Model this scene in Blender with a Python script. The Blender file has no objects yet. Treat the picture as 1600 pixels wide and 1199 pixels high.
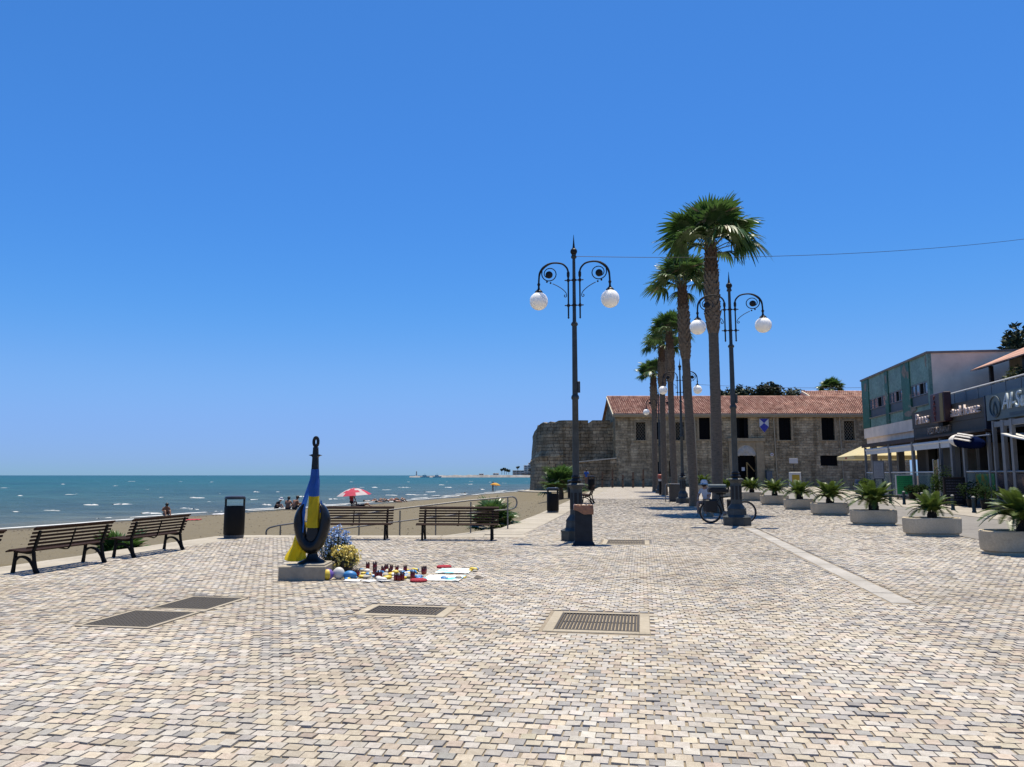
import bpy, math, random
import numpy as np
from mathutils import Vector, Matrix, noise as mnoise

# ------------------------------------------------------------------ camera, sky, sun
SC = bpy.context.scene
COL = SC.collection
R = math.radians
cam = bpy.data.cameras.new('camera'); cam.sensor_width = 36; cam.lens = 27.0
cam.clip_start = 0.05; cam.clip_end = 60000
co = bpy.data.objects.new('camera', cam); COL.objects.link(co)
PITCH = math.atan(143.5 / 1200)
co.location = (0, 0, 1.5); co.rotation_euler = (math.pi / 2 + PITCH, 0, 0)
SC.camera = co

SUN_EL, SUN_AZ = R(77.5), R(20)          # azimuth measured from +Y towards +X
w = bpy.data.worlds.new('World'); SC.world = w; w.use_nodes = True
nt = w.node_tree; nt.nodes.clear()
sky = nt.nodes.new('ShaderNodeTexSky'); sky.sky_type = 'NISHITA'; sky.sun_disc = False
sky.sun_elevation = SUN_EL; sky.sun_rotation = SUN_AZ
sky.altitude = 0; sky.air_density = 1.0; sky.dust_density = 0.3; sky.ozone_density = 1.5
# the photograph's clear, deep blue: one tone curve over the whole sky
SKYS = 0.105; EXPO = .75
v1 = nt.nodes.new('ShaderNodeVectorMath'); v1.operation = 'SCALE'; v1.inputs['Scale'].default_value = SKYS
hs = nt.nodes.new('ShaderNodeRGBCurve'); v2 = nt.nodes.new('ShaderNodeVectorMath'); v2.operation = 'SCALE'; v2.inputs['Scale'].default_value = 1 / SKYS
for ci_, pts in enumerate(([(.166, .058), (.25, .09), (.428, .205), (.682, .265), (1, .34)], [(.267, .232), (.332, .28), (.5, .40), (.6, .445), (.72, .455), (1, .53)], [(.25, .38), (.469, .69), (.547, .79), (.702, .895), (1, .97)])):
    cv = hs.mapping.curves[ci_]; cv.points[-1].location = pts[-1]
    for p in pts[:-1]: cv.points.new(*p)
hs.mapping.update()
bg = nt.nodes.new('ShaderNodeBackground'); bg.inputs['Strength'].default_value = SKYS / 2 ** EXPO
wo = nt.nodes.new('ShaderNodeOutputWorld')
nt.links.new(sky.outputs[0], v1.inputs[0]); nt.links.new(v1.outputs[0], hs.inputs['Color']); nt.links.new(hs.outputs[0], v2.inputs[0]); nt.links.new(v2.outputs[0], bg.inputs['Color'])
nt.links.new(bg.outputs[0], wo.inputs['Surface'])
sl = bpy.data.lights.new('sun', 'SUN'); sl.energy = 4.7; sl.angle = R(0.5); sl.color = (1, .91, .75)
so = bpy.data.objects.new('sun', sl); COL.objects.link(so)
sd = Vector((math.sin(SUN_AZ) * math.cos(SUN_EL), math.cos(SUN_AZ) * math.cos(SUN_EL), math.sin(SUN_EL)))
so.rotation_euler = sd.to_track_quat('Z', 'Y').to_euler(); so.location = (0, 0, 60)
SC.view_settings.view_transform = 'Standard'; SC.view_settings.look = 'None'
SC.view_settings.exposure = EXPO; SC.view_settings.gamma = 1.0

# ------------------------------------------------------------------ the promenade frame: l = across, s = along
A = R(9.5); CA, SA = math.cos(A), math.sin(A)
def W(l, s): return (l * CA + s * SA, s * CA - l * SA)
def LS(x, y): return (x * CA - y * SA, x * SA + y * CA)
def zg(y): return .0085 * min(max(y - 30, 0), 48)      # the square rises gently towards the castle
def WZ(l, s, dz=0):
    x, y = W(l, s); return (x, y, zg(y) + dz)

# ------------------------------------------------------------------ materials
MATS = {}; KA = .62      # albedo scale that goes with the exposure
def nodes(name):
    m = bpy.data.materials.new(name); m.use_nodes = True
    t = m.node_tree; b = t.nodes['Principled BSDF']; return m, t, b
def N(t, typ, **kw):
    n = t.nodes.new(typ)
    for k, v in kw.items():
        if k.startswith('i_'):
            key = k[2:].replace('_', ' ')
            n.inputs[int(key) if key.isdigit() else key].default_value = v
        else: setattr(n, k, v)
    return n
def L_(t, a, b): t.links.new(a, b)
def rgba(c): return (c[0], c[1], c[2], 1)
def mix(t, fac, a, b, blend='MIX'):
    n = t.nodes.new('ShaderNodeMix'); n.data_type = 'RGBA'; n.blend_type = blend
    for sock, v in ((n.inputs[0], fac), (n.inputs[6], a), (n.inputs[7], b)):
        if isinstance(v, (int, float)): sock.default_value = v
        elif isinstance(v, tuple): sock.default_value = rgba(v)
        else: L_(t, v, sock)
    return n.outputs[2]
def ramp(t, fac, stops, interp='LINEAR'):
    n = t.nodes.new('ShaderNodeValToRGB'); n.color_ramp.interpolation = interp
    e = n.color_ramp.elements
    while len(e) < len(stops): e.new(.5)
    for k, (p, c) in enumerate(stops): e[k].position = p; e[k].color = rgba(c) if len(c) == 3 else c
    L_(t, fac, n.inputs[0]); return n.outputs[0]
def mat(name, col, rough=.7, var=.18, scale=6, bump=0.0, metal=0.0, spec=.5, bscale=None, col2=None, detail=6, transl=0):
    if name in MATS: return MATS[name]
    m, t, b = nodes(name)
    tc = N(t, 'ShaderNodeTexCoord'); ns = N(t, 'ShaderNodeTexNoise', i_Scale=scale, i_Detail=detail, i_Roughness=.62)
    L_(t, tc.outputs['Object'], ns.inputs['Vector'])
    col = tuple(c * KA for c in col); col2 = col2 and tuple(c * KA for c in col2)
    c1 = tuple(max(0, c * (1 - var)) for c in col); c2 = col2 or tuple(min(1, c * (1 + var)) for c in col)
    o = ramp(t, ns.outputs[0], [(.3, c1), (.7, c2)])
    L_(t, o, b.inputs['Base Color'])
    b.inputs['Roughness'].default_value = rough; b.inputs['Metallic'].default_value = metal
    b.inputs['Specular IOR Level'].default_value = spec
    if bump:
        n2 = N(t, 'ShaderNodeTexNoise', i_Scale=bscale or scale * 6, i_Detail=5); L_(t, tc.outputs['Object'], n2.inputs['Vector'])
        bp = N(t, 'ShaderNodeBump', i_Strength=bump, i_Distance=.02); L_(t, n2.outputs[0], bp.inputs['Height']); L_(t, bp.outputs[0], b.inputs['Normal'])
    if transl:
        tr = N(t, 'ShaderNodeBsdfTranslucent'); L_(t, o, tr.inputs['Color']); ms = N(t, 'ShaderNodeMixShader', i_0=transl)
        out = t.nodes['Material Output']; L_(t, b.outputs[0], ms.inputs[1]); L_(t, tr.outputs[0], ms.inputs[2]); L_(t, ms.outputs[0], out.inputs['Surface'])
    MATS[name] = m; return m
def glass(name, col=(.5, .6, .6), alpha=.35, rough=.05):
    if name in MATS: return MATS[name]
    m, t, b = nodes(name)
    b.inputs['Base Color'].default_value = rgba(col); b.inputs['Roughness'].default_value = rough
    b.inputs['Alpha'].default_value = alpha; MATS[name] = m; return m

# ------------------------------------------------------------------ mesh builder
class MB:
    def __init__(s): s.v = []; s.f = []; s.m = []; s.M = Matrix.Identity(4)
    def add(s, vs, fs, mi=0):
        o = len(s.v); s.v += [tuple(s.M @ Vector(p)) for p in vs]
        s.f += [tuple(o + i for i in f) for f in fs]; s.m += [mi] * len(fs)
    def box(s, x0, x1, y0, y1, z0, z1, mi=0):
        s.add([(x0, y0, z0), (x1, y0, z0), (x1, y1, z0), (x0, y1, z0), (x0, y0, z1), (x1, y0, z1), (x1, y1, z1), (x0, y1, z1)],
              [(3, 2, 1, 0), (4, 5, 6, 7), (0, 1, 5, 4), (1, 2, 6, 5), (2, 3, 7, 6), (3, 0, 4, 7)], mi)
    def cbox(s, x0, x1, y0, y1, z0, z1, b=.01, mi=0):      # box with bevelled edges
        X = (x0, x0 + b, x1 - b, x1); Y = (y0, y0 + b, y1 - b, y1); Z = (z0, z0 + b, z1 - b, z1)
        V = []; F = []
        def q(ps):
            F.append(tuple(range(len(V), len(V) + len(ps)))); V.extend(ps)
        for z, zz in ((Z[0], -1), (Z[3], 1)):
            p = [(X[1], Y[1], z), (X[2], Y[1], z), (X[2], Y[2], z), (X[1], Y[2], z)]; q(p if zz > 0 else p[::-1])
        ring = [(X[1], Y[0]), (X[2], Y[0]), (X[3], Y[1]), (X[3], Y[2]), (X[2], Y[3]), (X[1], Y[3]), (X[0], Y[2]), (X[0], Y[1])]
        inn = [(X[1], Y[1]), (X[2], Y[1]), (X[2], Y[1]), (X[2], Y[2]), (X[2], Y[2]), (X[1], Y[2]), (X[1], Y[2]), (X[1], Y[1])]
        for i in range(8):
            j = (i + 1) % 8
            q([(*ring[i], Z[1]), (*ring[j], Z[1]), (*ring[j], Z[2]), (*ring[i], Z[2])])
            q([(*ring[i], Z[2]), (*ring[j], Z[2]), (*inn[j], Z[3]), (*inn[i], Z[3])] if inn[i] != inn[j] else [(*ring[i], Z[2]), (*ring[j], Z[2]), (*inn[i], Z[3])])
            q([(*ring[j], Z[1]), (*ring[i], Z[1]), (*inn[i], Z[0]), (*inn[j], Z[0])] if inn[i] != inn[j] else [(*ring[j], Z[1]), (*ring[i], Z[1]), (*inn[i], Z[0])])
        s.add(V, F, mi)
    def lathe(s, prof, n=16, mi=0, sx=1, sy=1, rot=0, cap=True, exp=None):
        V = []; F = []
        for r, z in prof:
            for i in range(n):
                a = 2 * math.pi * i / n + rot; c, d = math.cos(a), math.sin(a)
                if exp: c = math.copysign(abs(c) ** exp, c); d = math.copysign(abs(d) ** exp, d)
                V.append((r * c * sx, r * d * sy, z))
        for k in range(len(prof) - 1):
            for i in range(n):
                j = (i + 1) % n; F.append((k * n + i, k * n + j, k * n + n + j, k * n + n + i))
        if cap: F.append(tuple(range(n))[::-1]); F.append(tuple((len(prof) - 1) * n + i for i in range(n)))
        s.add(V, F, mi)
    def tube(s, pts, rad, n=8, mi=0, cap=True, flat=1.0):
        pts = [Vector(p) for p in pts]; V = []; F = []
        rs = rad if isinstance(rad, (list, tuple)) else [rad] * len(pts)
        up = Vector((0, 0, 1)); prev = None
        for k, p in enumerate(pts):
            d = (pts[min(k + 1, len(pts) - 1)] - pts[max(k - 1, 0)]).normalized()
            if prev is None:
                a = d.cross(up) if abs(d.dot(up)) < .95 else d.cross(Vector((0, 1, 0)))
            else: a = prev - d * prev.dot(d)
            a.normalize(); b = d.cross(a); prev = a
            for i in range(n):
                t = 2 * math.pi * i / n
                V.append(tuple(p + a * (math.cos(t) * rs[k]) + b * (math.sin(t) * rs[k] * flat)))
        for k in range(len(pts) - 1):
            for i in range(n):
                j = (i + 1) % n; F.append((k * n + i, k * n + j, k * n + n + j, k * n + n + i))
        if cap: F.append(tuple(range(n))[::-1]); F.append(tuple((len(pts) - 1) * n + i for i in range(n)))
        s.add(V, F, mi)
    def bar(s, path, wd, th, x0, x1, mi=0):     # path in (y, z), a flat bar of width wd in that plane, running x0..x1
        V = []; F = []; P = [Vector(p) for p in path]
        ws = wd if isinstance(wd, (list, tuple)) else [wd] * len(P)
        for k, p in enumerate(P):
            d = (P[min(k + 1, len(P) - 1)] - P[max(k - 1, 0)]).normalized(); nrm = Vector((-d.y, d.x)) * (ws[k] / 2)
            a, b = p + nrm, p - nrm
            V += [(x0, a.x, a.y), (x1, a.x, a.y), (x1, b.x, b.y), (x0, b.x, b.y)]
        for k in range(len(P) - 1):
            o = 4 * k
            for i in range(4):
                j = (i + 1) % 4; F.append((o + i, o + j, o + 4 + j, o + 4 + i))
        F += [(3, 2, 1, 0), tuple(4 * (len(P) - 1) + i for i in range(4))]
        s.add(V, F, mi)
    def sphere(s, c, r, n=12, m=8, mi=0, sc=(1, 1, 1)):
        V = []; F = []
        for k in range(m + 1):
            th = math.pi * k / m
            for i in range(n):
                a = 2 * math.pi * i / n
                V.append((c[0] + r * sc[0] * math.sin(th) * math.cos(a), c[1] + r * sc[1] * math.sin(th) * math.sin(a), c[2] + r * sc[2] * math.cos(th)))
        for k in range(m):
            for i in range(n):
                j = (i + 1) % n; F.append((k * n + i, k * n + n + i, k * n + n + j, k * n + j))
        s.add(V, F, mi)
    def poly(s, pts, th, axis=1, mi=0):          # outline in the plane, extruded along an axis by th = (a, b)
        n = len(pts); a, b = th
        def p3(p, t): return {0: (t, p[0], p[1]), 1: (p[0], t, p[1]), 2: (p[0], p[1], t)}[axis]
        V = [p3(p, a) for p in pts] + [p3(p, b) for p in pts]
        F = [tuple(range(n)), tuple(range(2 * n - 1, n - 1, -1))] + [(i, n + i, n + (i + 1) % n, (i + 1) % n) for i in range(n)]
        s.add(V, F, mi)
    def mesh(s, name):
        me = bpy.data.meshes.new(name); me.from_pydata(s.v, [], s.f); return me
    def build(s, name, mats, parent=None, smooth=False, loc=None, rot=None):
        me = s.mesh(name)
        for m in (mats if isinstance(mats, (list, tuple)) else [mats]): me.materials.append(m)
        if any(s.m): me.polygons.foreach_set('material_index', s.m)
        if smooth: me.polygons.foreach_set('use_smooth', [True] * len(me.polygons))
        me.update(); fix_normals(me)
        if smooth: me.set_sharp_from_angle(angle=R(40))
        return link(name, me, parent, loc, rot)
import bmesh
def fix_normals(me):
    bm = bmesh.new(); bm.from_mesh(me); bmesh.ops.recalc_face_normals(bm, faces=bm.faces); bm.to_mesh(me); bm.free()
def link(name, me, parent=None, loc=None, rot=None):
    o = bpy.data.objects.new(name, me); COL.objects.link(o)
    if parent: o.parent = parent
    if loc: o.location = loc
    if rot: o.rotation_euler = rot
    return o
def tag(o, label=None, cat=None, group=None, kind=None):
    for k, v in (('label', label), ('category', cat), ('group', group), ('kind', kind)):
        if v: o[k] = v
    return o
def thing(name, label, cat, loc=(0, 0, 0), rz=0, group=None, sc=1):
    o = bpy.data.objects.new(name, None); COL.objects.link(o); o.location = loc; o.rotation_euler = (0, 0, rz)
    o.scale = (sc, sc, sc) if isinstance(sc, (int, float)) else sc; o.empty_display_size = .2
    return tag(o, label, cat, group)
KIDS = {}
def copy_tree(o, parent=None):
    c = o.copy(); COL.objects.link(c); c.parent = parent
    for ch in [k for k in o.children]: copy_tree(ch, c)
    return c
def copy_thing(o, label, loc, rz, sc=1, group=None):
    c = copy_tree(o); c.location = loc; c.rotation_euler = (0, 0, rz); c.scale = (sc, sc, sc) if isinstance(sc, (int, float)) else sc
    c['label'] = label
    if group: c['group'] = group
    return c
def smoothpath(pts, n=6):
    P = [Vector(p) for p in pts]; out = []
    for i in range(len(P) - 1):
        p0 = P[max(i - 1, 0)]; p1 = P[i]; p2 = P[i + 1]; p3 = P[min(i + 2, len(P) - 1)]
        for k in range(n):
            t = k / n
            out.append(.5 * ((2 * p1) + (p2 - p0) * t + (2 * p0 - 5 * p1 + 4 * p2 - p3) * t * t + (3 * p1 - p0 - 3 * p2 + p3) * t ** 3))
    out.append(P[-1]); return out
def text_mesh(body, size, extrude=.02):
    c = bpy.data.curves.new('lettering', 'FONT'); c.body = body; c.size = size; c.extrude = extrude; c.resolution_u = 3
    c.align_x = 'CENTER'; c.align_y = 'CENTER'
    o = bpy.data.objects.new('lettering', c); COL.objects.link(o)
    dg = bpy.context.evaluated_depsgraph_get(); me = bpy.data.meshes.new_from_object(o.evaluated_get(dg))
    bpy.data.objects.remove(o); return me

# ------------------------------------------------------------------ paving
PIT = .097
SETT_COLS = [((.368, .331, .270), .34), ((.36, .342, .315), .40), ((.243, .237, .231), .14), ((.345, .298, .252), .12)]
def sett_material():
    m, t, b = nodes('sett stone')
    at = N(t, 'ShaderNodeAttribute', attribute_name='col'); g = N(t, 'ShaderNodeNewGeometry')
    n1 = N(t, 'ShaderNodeTexNoise', i_Scale=170, i_Detail=4, i_Roughness=.7); n2 = N(t, 'ShaderNodeTexNoise', i_Scale=.55, i_Detail=6, i_Roughness=.6)
    n3 = N(t, 'ShaderNodeTexNoise', i_Scale=24, i_Detail=4)
    for n in (n1, n2, n3): L_(t, g.outputs['Position'], n.inputs['Vector'])
    sp = ramp(t, n1.outputs[0], [(.3, (.68, .67, .66)), (.62, (1.12, 1.12, 1.12))])
    st = ramp(t, n2.outputs[0], [(.28, (.78, .745, .70)), (.45, (.95, .94, .92)), (.62, (1.05, 1.045, 1.035))])
    sm = ramp(t, n3.outputs[0], [(.3, (.86, .84, .81)), (.6, (1.04, 1.04, 1.04))])
    c = mix(t, 1.0, at.outputs['Color'], sp, 'MULTIPLY'); c = mix(t, 1.0, c, st, 'MULTIPLY'); c = mix(t, 1.0, c, sm, 'MULTIPLY')
    n5 = N(t, 'ShaderNodeTexNoise', i_Scale=5.5, i_Detail=3, i_Roughness=.5); n6 = N(t, 'ShaderNodeTexNoise', i_Scale=.17, i_Detail=5, i_Roughness=.6)
    for n in (n5, n6): L_(t, g.outputs['Position'], n.inputs['Vector'])
    c = mix(t, 1.0, c, ramp(t, n5.outputs[0], [(.66, (1, 1, 1)), (.74, (.74, .72, .69))]), 'MULTIPLY'); c = mix(t, 1.0, c, ramp(t, n6.outputs[0], [(.36, (.86, .845, .82)), (.55, (1.03, 1.03, 1.03))]), 'MULTIPLY')
    L_(t, c, b.inputs['Base Color']); b.inputs['Roughness'].default_value = .75; b.inputs['Specular IOR Level'].default_value = .3
    bp = N(t, 'ShaderNodeBump', i_Strength=.5, i_Distance=.004); L_(t, n1.outputs[0], bp.inputs['Height']); L_(t, bp.outputs[0], b.inputs['Normal'])
    return m
def far_paving_material():
    m, t, b = nodes('distant sett paving')
    g = N(t, 'ShaderNodeNewGeometry'); mp = N(t, 'ShaderNodeMapping', vector_type='POINT')
    mp.inputs['Rotation'].default_value = (0, 0, A); L_(t, g.outputs['Position'], mp.inputs['Vector'])
    sx = N(t, 'ShaderNodeSeparateXYZ'); L_(t, mp.outputs[0], sx.inputs[0])
    def mth(op, a, bb=None):
        n = N(t, 'ShaderNodeMath', operation=op)
        for i, v in enumerate((a, bb)):
            if v is None: continue
            if isinstance(v, (int, float)): n.inputs[i].default_value = v
            else: L_(t, v, n.inputs[i])
        return n.outputs[0]
    ry = mth('DIVIDE', sx.outputs[1], PIT); row = mth('FLOOR', ry)
    off = mth('MULTIPLY', mth('MODULO', row, 2.0), .5)
    cx = mth('ADD', mth('DIVIDE', sx.outputs[0], PIT), off); cl = mth('FLOOR', cx)
    cb = N(t, 'ShaderNodeCombineXYZ'); L_(t, cl, cb.inputs[0]); L_(t, row, cb.inputs[1])
    wn = N(t, 'ShaderNodeTexWhiteNoise', noise_dimensions='2D'); L_(t, cb.outputs[0], wn.inputs['Vector'])
    acc = 0; stops = []
    for c, p in SETT_COLS: stops.append((acc, c)); acc += p
    col = ramp(t, wn.outputs['Value'], stops, 'CONSTANT')
    fx = mth('ABSOLUTE', mth('SUBTRACT', mth('FRACT', cx), .5)); fy = mth('ABSOLUTE', mth('SUBTRACT', mth('FRACT', ry), .5))
    jn = mth('GREATER_THAN', mth('MAXIMUM', fx, fy), .455)
    n2 = N(t, 'ShaderNodeTexNoise', i_Scale=.55, i_Detail=6, i_Roughness=.6); L_(t, g.outputs['Position'], n2.inputs['Vector'])
    st = ramp(t, n2.outputs[0], [(.28, (.78, .745, .70)), (.45, (.95, .94, .92)), (.62, (1.05, 1.045, 1.035))])
    c = mix(t, jn, col, (.155, .13, .098)); c = mix(t, 1.0, c, st, 'MULTIPLY'); c = mix(t, 1.0, c, (.84, .835, .84), 'MULTIPLY')
    L_(t, c, b.inputs['Base Color']); b.inputs['Roughness'].default_value = .8; b.inputs['Specular IOR Level'].default_value = .3
    return m
SETT = sett_material(); FARP = far_paving_material()
def world_mat(name, col, rough, scale, var, big=None, bump=0, bscale=60):
    m, t, b = nodes(name); g = N(t, 'ShaderNodeNewGeometry'); col = tuple(c * KA for c in col)
    n1 = N(t, 'ShaderNodeTexNoise', i_Scale=scale, i_Detail=7, i_Roughness=.65); L_(t, g.outputs['Position'], n1.inputs['Vector'])
    o = ramp(t, n1.outputs[0], [(.3, tuple(c * (1 - var) for c in col)), (.7, tuple(c * (1 + var) for c in col))])
    n2 = N(t, 'ShaderNodeTexNoise', i_Scale=big or scale / 12, i_Detail=4); L_(t, g.outputs['Position'], n2.inputs['Vector'])
    o = mix(t, 1.0, o, ramp(t, n2.outputs[0], [(.3, (.8, .79, .77)), (.65, (1.06, 1.06, 1.06))]), 'MULTIPLY')
    L_(t, o, b.inputs['Base Color']); b.inputs['Roughness'].default_value = rough; b.inputs['Specular IOR Level'].default_value = .3
    if bump:
        n3 = N(t, 'ShaderNodeTexNoise', i_Scale=bscale, i_Detail=5); L_(t, g.outputs['Position'], n3.inputs['Vector'])
        bp = N(t, 'ShaderNodeBump', i_Strength=bump, i_Distance=.03); L_(t, n3.outputs[0], bp.inputs['Height']); L_(t, bp.outputs[0], b.inputs['Normal'])
    return m
BED = world_mat('joint sand', (.36, .305, .23), .95, 40, .25)
LIME = world_mat('pale limestone slab', (.50, .455, .375), .8, 9, .13, .8, .25, 90)
CONC = world_mat('cast concrete', (.50, .44, .34), .85, 14, .13, 1.1, .3, 120)
CONC_P = world_mat('pale path concrete', (.46, .42, .345), .85, 6, .14, .7, .25, 80)
ASPH = world_mat('grey street paving', (.28, .265, .245), .85, 5, .2, .3, .2, 60)
PAVE2 = world_mat('pale pavement', (.45, .41, .35), .85, 7, .16, .6, .2, 60)
SOIL = world_mat('reddish soil', (.15, .1, .06), .95, 5, .3)

def sheet(name, l0, l1, s0, s1, dz, m, nl=2, ns=60):
    V = []; F = []
    for j in range(ns + 1):
        s = s0 + (s1 - s0) * j / ns
        for i in range(nl + 1):
            V.append(WZ(l0 + (l1 - l0) * i / nl, s, dz))
    for j in range(ns):
        for i in range(nl):
            a = j * (nl + 1) + i; F.append((a, a + 1, a + nl + 2, a + nl + 1))
    me = bpy.data.meshes.new(name); me.from_pydata(V, [], F); me.materials.append(m)
    return tag(link(name, me), kind='structure')

S_FAR = 46.0
plaza = sheet('plaza_paving', -9.55, 7.8, -8, 18.6, -.0095, BED, 1, 1)
o = sheet('promenade_paving', -3.0, 7.8, S_FAR, 76.5, 0, FARP, 4, 60)
o2 = sheet('promenade_bed', -3.0, 7.8, 18.6, S_FAR, -.0096, BED, 2, 30)
# the wedge of square between y = 19 and s = 18.6 on the left is closed by the bed too
V = [(*W(-9.55, 18.6), -.0097), (*W(-3.0, 18.6), -.0097), (W(-3.0, 18.6)[0] + .1, 19.0, -.0097), (-6.3, 19.05, -.0097)]
me = bpy.data.meshes.new('corner_bed'); me.from_pydata(V, [], [(0, 1, 2, 3)]); me.materials.append(BED); tag(link('corner_bed', me), kind='structure')
sheet('street', 7.8, 11.9, -8, 82, 0, ASPH, 3, 70)
sheet('pavement', 11.9, 17.0, -8, 82, .012, PAVE2, 3, 70)
g = bpy.data.meshes.new('ground'); g.from_pydata([(8, -60, -.6), (4000, -60, -.6), (4000, 5000, -.6), (60, 5000, -.6), (14, 140, -.6)], [], [(0, 1, 2, 3, 4)]); g.materials.append(SOIL); tag(link('ground', g), kind='structure')
# sunken covers in the square (l0, l1, s0, s1)
COVERS = dict(grate_a=(-.88, -.05, 7.74, 8.66), grate_b=(-3.03, -2.22, 8.28, 8.76), grate_c=(-.79, .04, 17.34, 18.36),
              plate_a=(-5.60, -4.88, 7.16, 8.00), plate_b=(-5.52, -4.86, 8.20, 9.00))
HOLES = [(a - .11, b + .11, c - .10, d + .09) if k.startswith('grate') else (a - .05, b + .05, c - .05, d + .05) for k, (a, b, c, d) in COVERS.items()]
HOLES.append((2.88, 3.20, 9.9, 23.6))
rng = np.random.default_rng(4)
def sett_grid():
    out = []
    for j in range(int(2.6 / PIT), int(S_FAR / PIT)):
        s = (j + .5) * PIT
        ls = (np.arange(int(-9.7 / PIT), int(7.8 / PIT)) + (.0 if j % 2 else .5)) * PIT
        x = ls * CA + s * SA; y = s * CA - ls * SA
        k = (np.abs(x) < .70 * y + .7) & (y > 3.4) & (ls > -9.56) & (ls < 7.74) & ((y < 18.98) | (ls > -2.98))
        for (a, b, c, d) in HOLES: k &= ~((ls > a - .03) & (ls < b + .03) & (s > c - .03) & (s < d + .03))
        for l in ls[k]: out.append((l, s))
    return np.array(out)
GR = sett_grid(); n = len(GR)
x = GR[:, 0] * CA + GR[:, 1] * SA; y = GR[:, 1] * CA - GR[:, 0] * SA
# near setts inside the frame show largest: these are objects of their own
order = np.argsort(y + np.where(np.abs(x) < .655 * y, 0, 100)); near = np.zeros(n, bool); near[order[:300]] = True
probs = np.cumsum([p for _, p in SETT_COLS]); u_ = rng.random(n)
patch = np.array([mnoise.noise(Vector((float(a) * .45, float(c) * .45, 2.0))) for a, c in zip(x, y)])      # darker and paler deliveries of stone
ci = np.clip(np.searchsorted(probs, u_), 0, 3); flip = (ci == 1) & (rng.random(n) < np.clip(patch * .55 + .04, 0, .5)); ci[flip] = 2; flip = (ci == 2) & (rng.random(n) < np.clip(-patch * 1.6, 0, .9)); ci[flip] = 0
base = np.array([c for c, _ in SETT_COLS])
def sett_arrays(idx):
    k = len(idx); hw = (.0462 + rng.normal(0, .0016, (k, 1))); hd = (.0462 + rng.normal(0, .0018, (k, 1)))
    sgn = np.array([(-1, -1), (1, -1), (1, 1), (-1, 1)])
    jit = rng.normal(0, .0016, (k, 4, 2))
    bot = np.concatenate([hw, hd], 1)[:, None, :] * sgn + jit
    top = bot - sgn * (.0025 + rng.random((k, 4, 1)) * .002)
    zc = rng.normal(0, .0020, (k, 1)); tl = rng.normal(0, .022, (k, 2))
    zt = zc + (top * tl[:, None, :]).sum(2)
    return bot, top, zt
def big_setts(idx, name):
    bot, top, zt = sett_arrays(idx); k = len(idx)
    rot = rng.normal(0, .02, k); l0, s0 = GR[idx, 0], GR[idx, 1]
    def world(p):
        c, sn = np.cos(rot)[:, None], np.sin(rot)[:, None]
        l = l0[:, None] + p[..., 0] * c - p[..., 1] * sn + dl[:, None]; s = s0[:, None] + p[..., 0] * sn + p[..., 1] * c + ds[:, None]
        return l * CA + s * SA, s * CA - l * SA
    dl = rng.normal(0, .0025, k); ds = rng.normal(0, .002, k)
    V = np.zeros((k, 8, 3)); V[:, :4, 0], V[:, :4, 1] = world(bot); V[:, :4, 2] = -.03
    rise = .0085 * np.clip(y[idx] - 30, 0, 48)
    V[:, 4:, 0], V[:, 4:, 1] = world(top); V[:, 4:, 2] = zt; V[:, :, 2] += rise[:, None]
    f = np.array([(0, 1, 5, 4), (1, 2, 6, 5), (2, 3, 7, 6), (3, 0, 4, 7), (4, 5, 6, 7)])
    F = (f[None] + (np.arange(k) * 8)[:, None, None]).reshape(-1, 4)
    me = bpy.data.meshes.new(name); me.vertices.add(k * 8); me.vertices.foreach_set('co', V.ravel())
    me.loops.add(len(F) * 4); me.loops.foreach_set('vertex_index', F.ravel().astype(np.int32))
    me.polygons.add(len(F)); me.polygons.foreach_set('loop_start', np.arange(0, len(F) * 4, 4, dtype=np.int32)); me.polygons.foreach_set('loop_total', np.full(len(F), 4, np.int32))
    me.update(calc_edges=True); me.shade_flat()
    c = base[ci[idx]] * (1 + rng.normal(0, .09, (k, 1))) * (1 + rng.normal(0, .008, (k, 3)))
    rg = np.ones((k, 8, 4)); rg[:, :, :3] = np.clip(c, .03, .8)[:, None, :]
    a = me.attributes.new('col', 'FLOAT_COLOR', 'POINT'); a.data.foreach_set('color', rg.ravel().astype(np.float32))
    me.materials.append(SETT); return me
rest = np.where(~near)[0]
me = big_setts(rest, 'sett_field'); tag(link('sett_field', me, plaza), kind='stuff')
variants = {}
for q in range(4):
    for v in range(6):
        mb = MB(); hw, hd = .0462 + random.Random(q * 9 + v).uniform(-.002, .002), .0462 + random.Random(v * 7 + q).uniform(-.002, .002)
        rr = random.Random(q * 31 + v); t = [rr.uniform(-.0018, .0018) for _ in range(4)]
        sg = [(-1, -1), (1, -1), (1, 1), (-1, 1)]; e = .0045
        vs = [(a * hw, b * hd, -.03) for a, b in sg] + [(a * hw - a * .002, b * hd - b * .002, -.005 + t[i]) for i, (a, b) in enumerate(sg)] + [(a * (hw - e), b * (hd - e), t[i]) for i, (a, b) in enumerate(sg)]
        mb.add(vs, [(0, 1, 5, 4), (1, 2, 6, 5), (2, 3, 7, 6), (3, 0, 4, 7), (4, 5, 9, 8), (5, 6, 10, 9), (6, 7, 11, 10), (7, 4, 8, 11), (8, 9, 10, 11)])
        me = mb.mesh('sett'); me.materials.append(SETT)
        c = base[q] * rr.uniform(.88, 1.12)
        a = me.attributes.new('col', 'FLOAT_COLOR', 'POINT'); a.data.foreach_set('color', [z for _ in range(12) for z in (*c, 1)])
        variants[q, v] = me
for i in np.where(near)[0]:
    o = link('sett', variants[int(ci[i]), int(rng.integers(6))], plaza)
    o.location = (x[i], y[i], float(rng.normal(0, .0018))); o.rotation_euler = (rng.normal(0, .015), rng.normal(0, .015), -A + rng.normal(0, .02))

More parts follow.
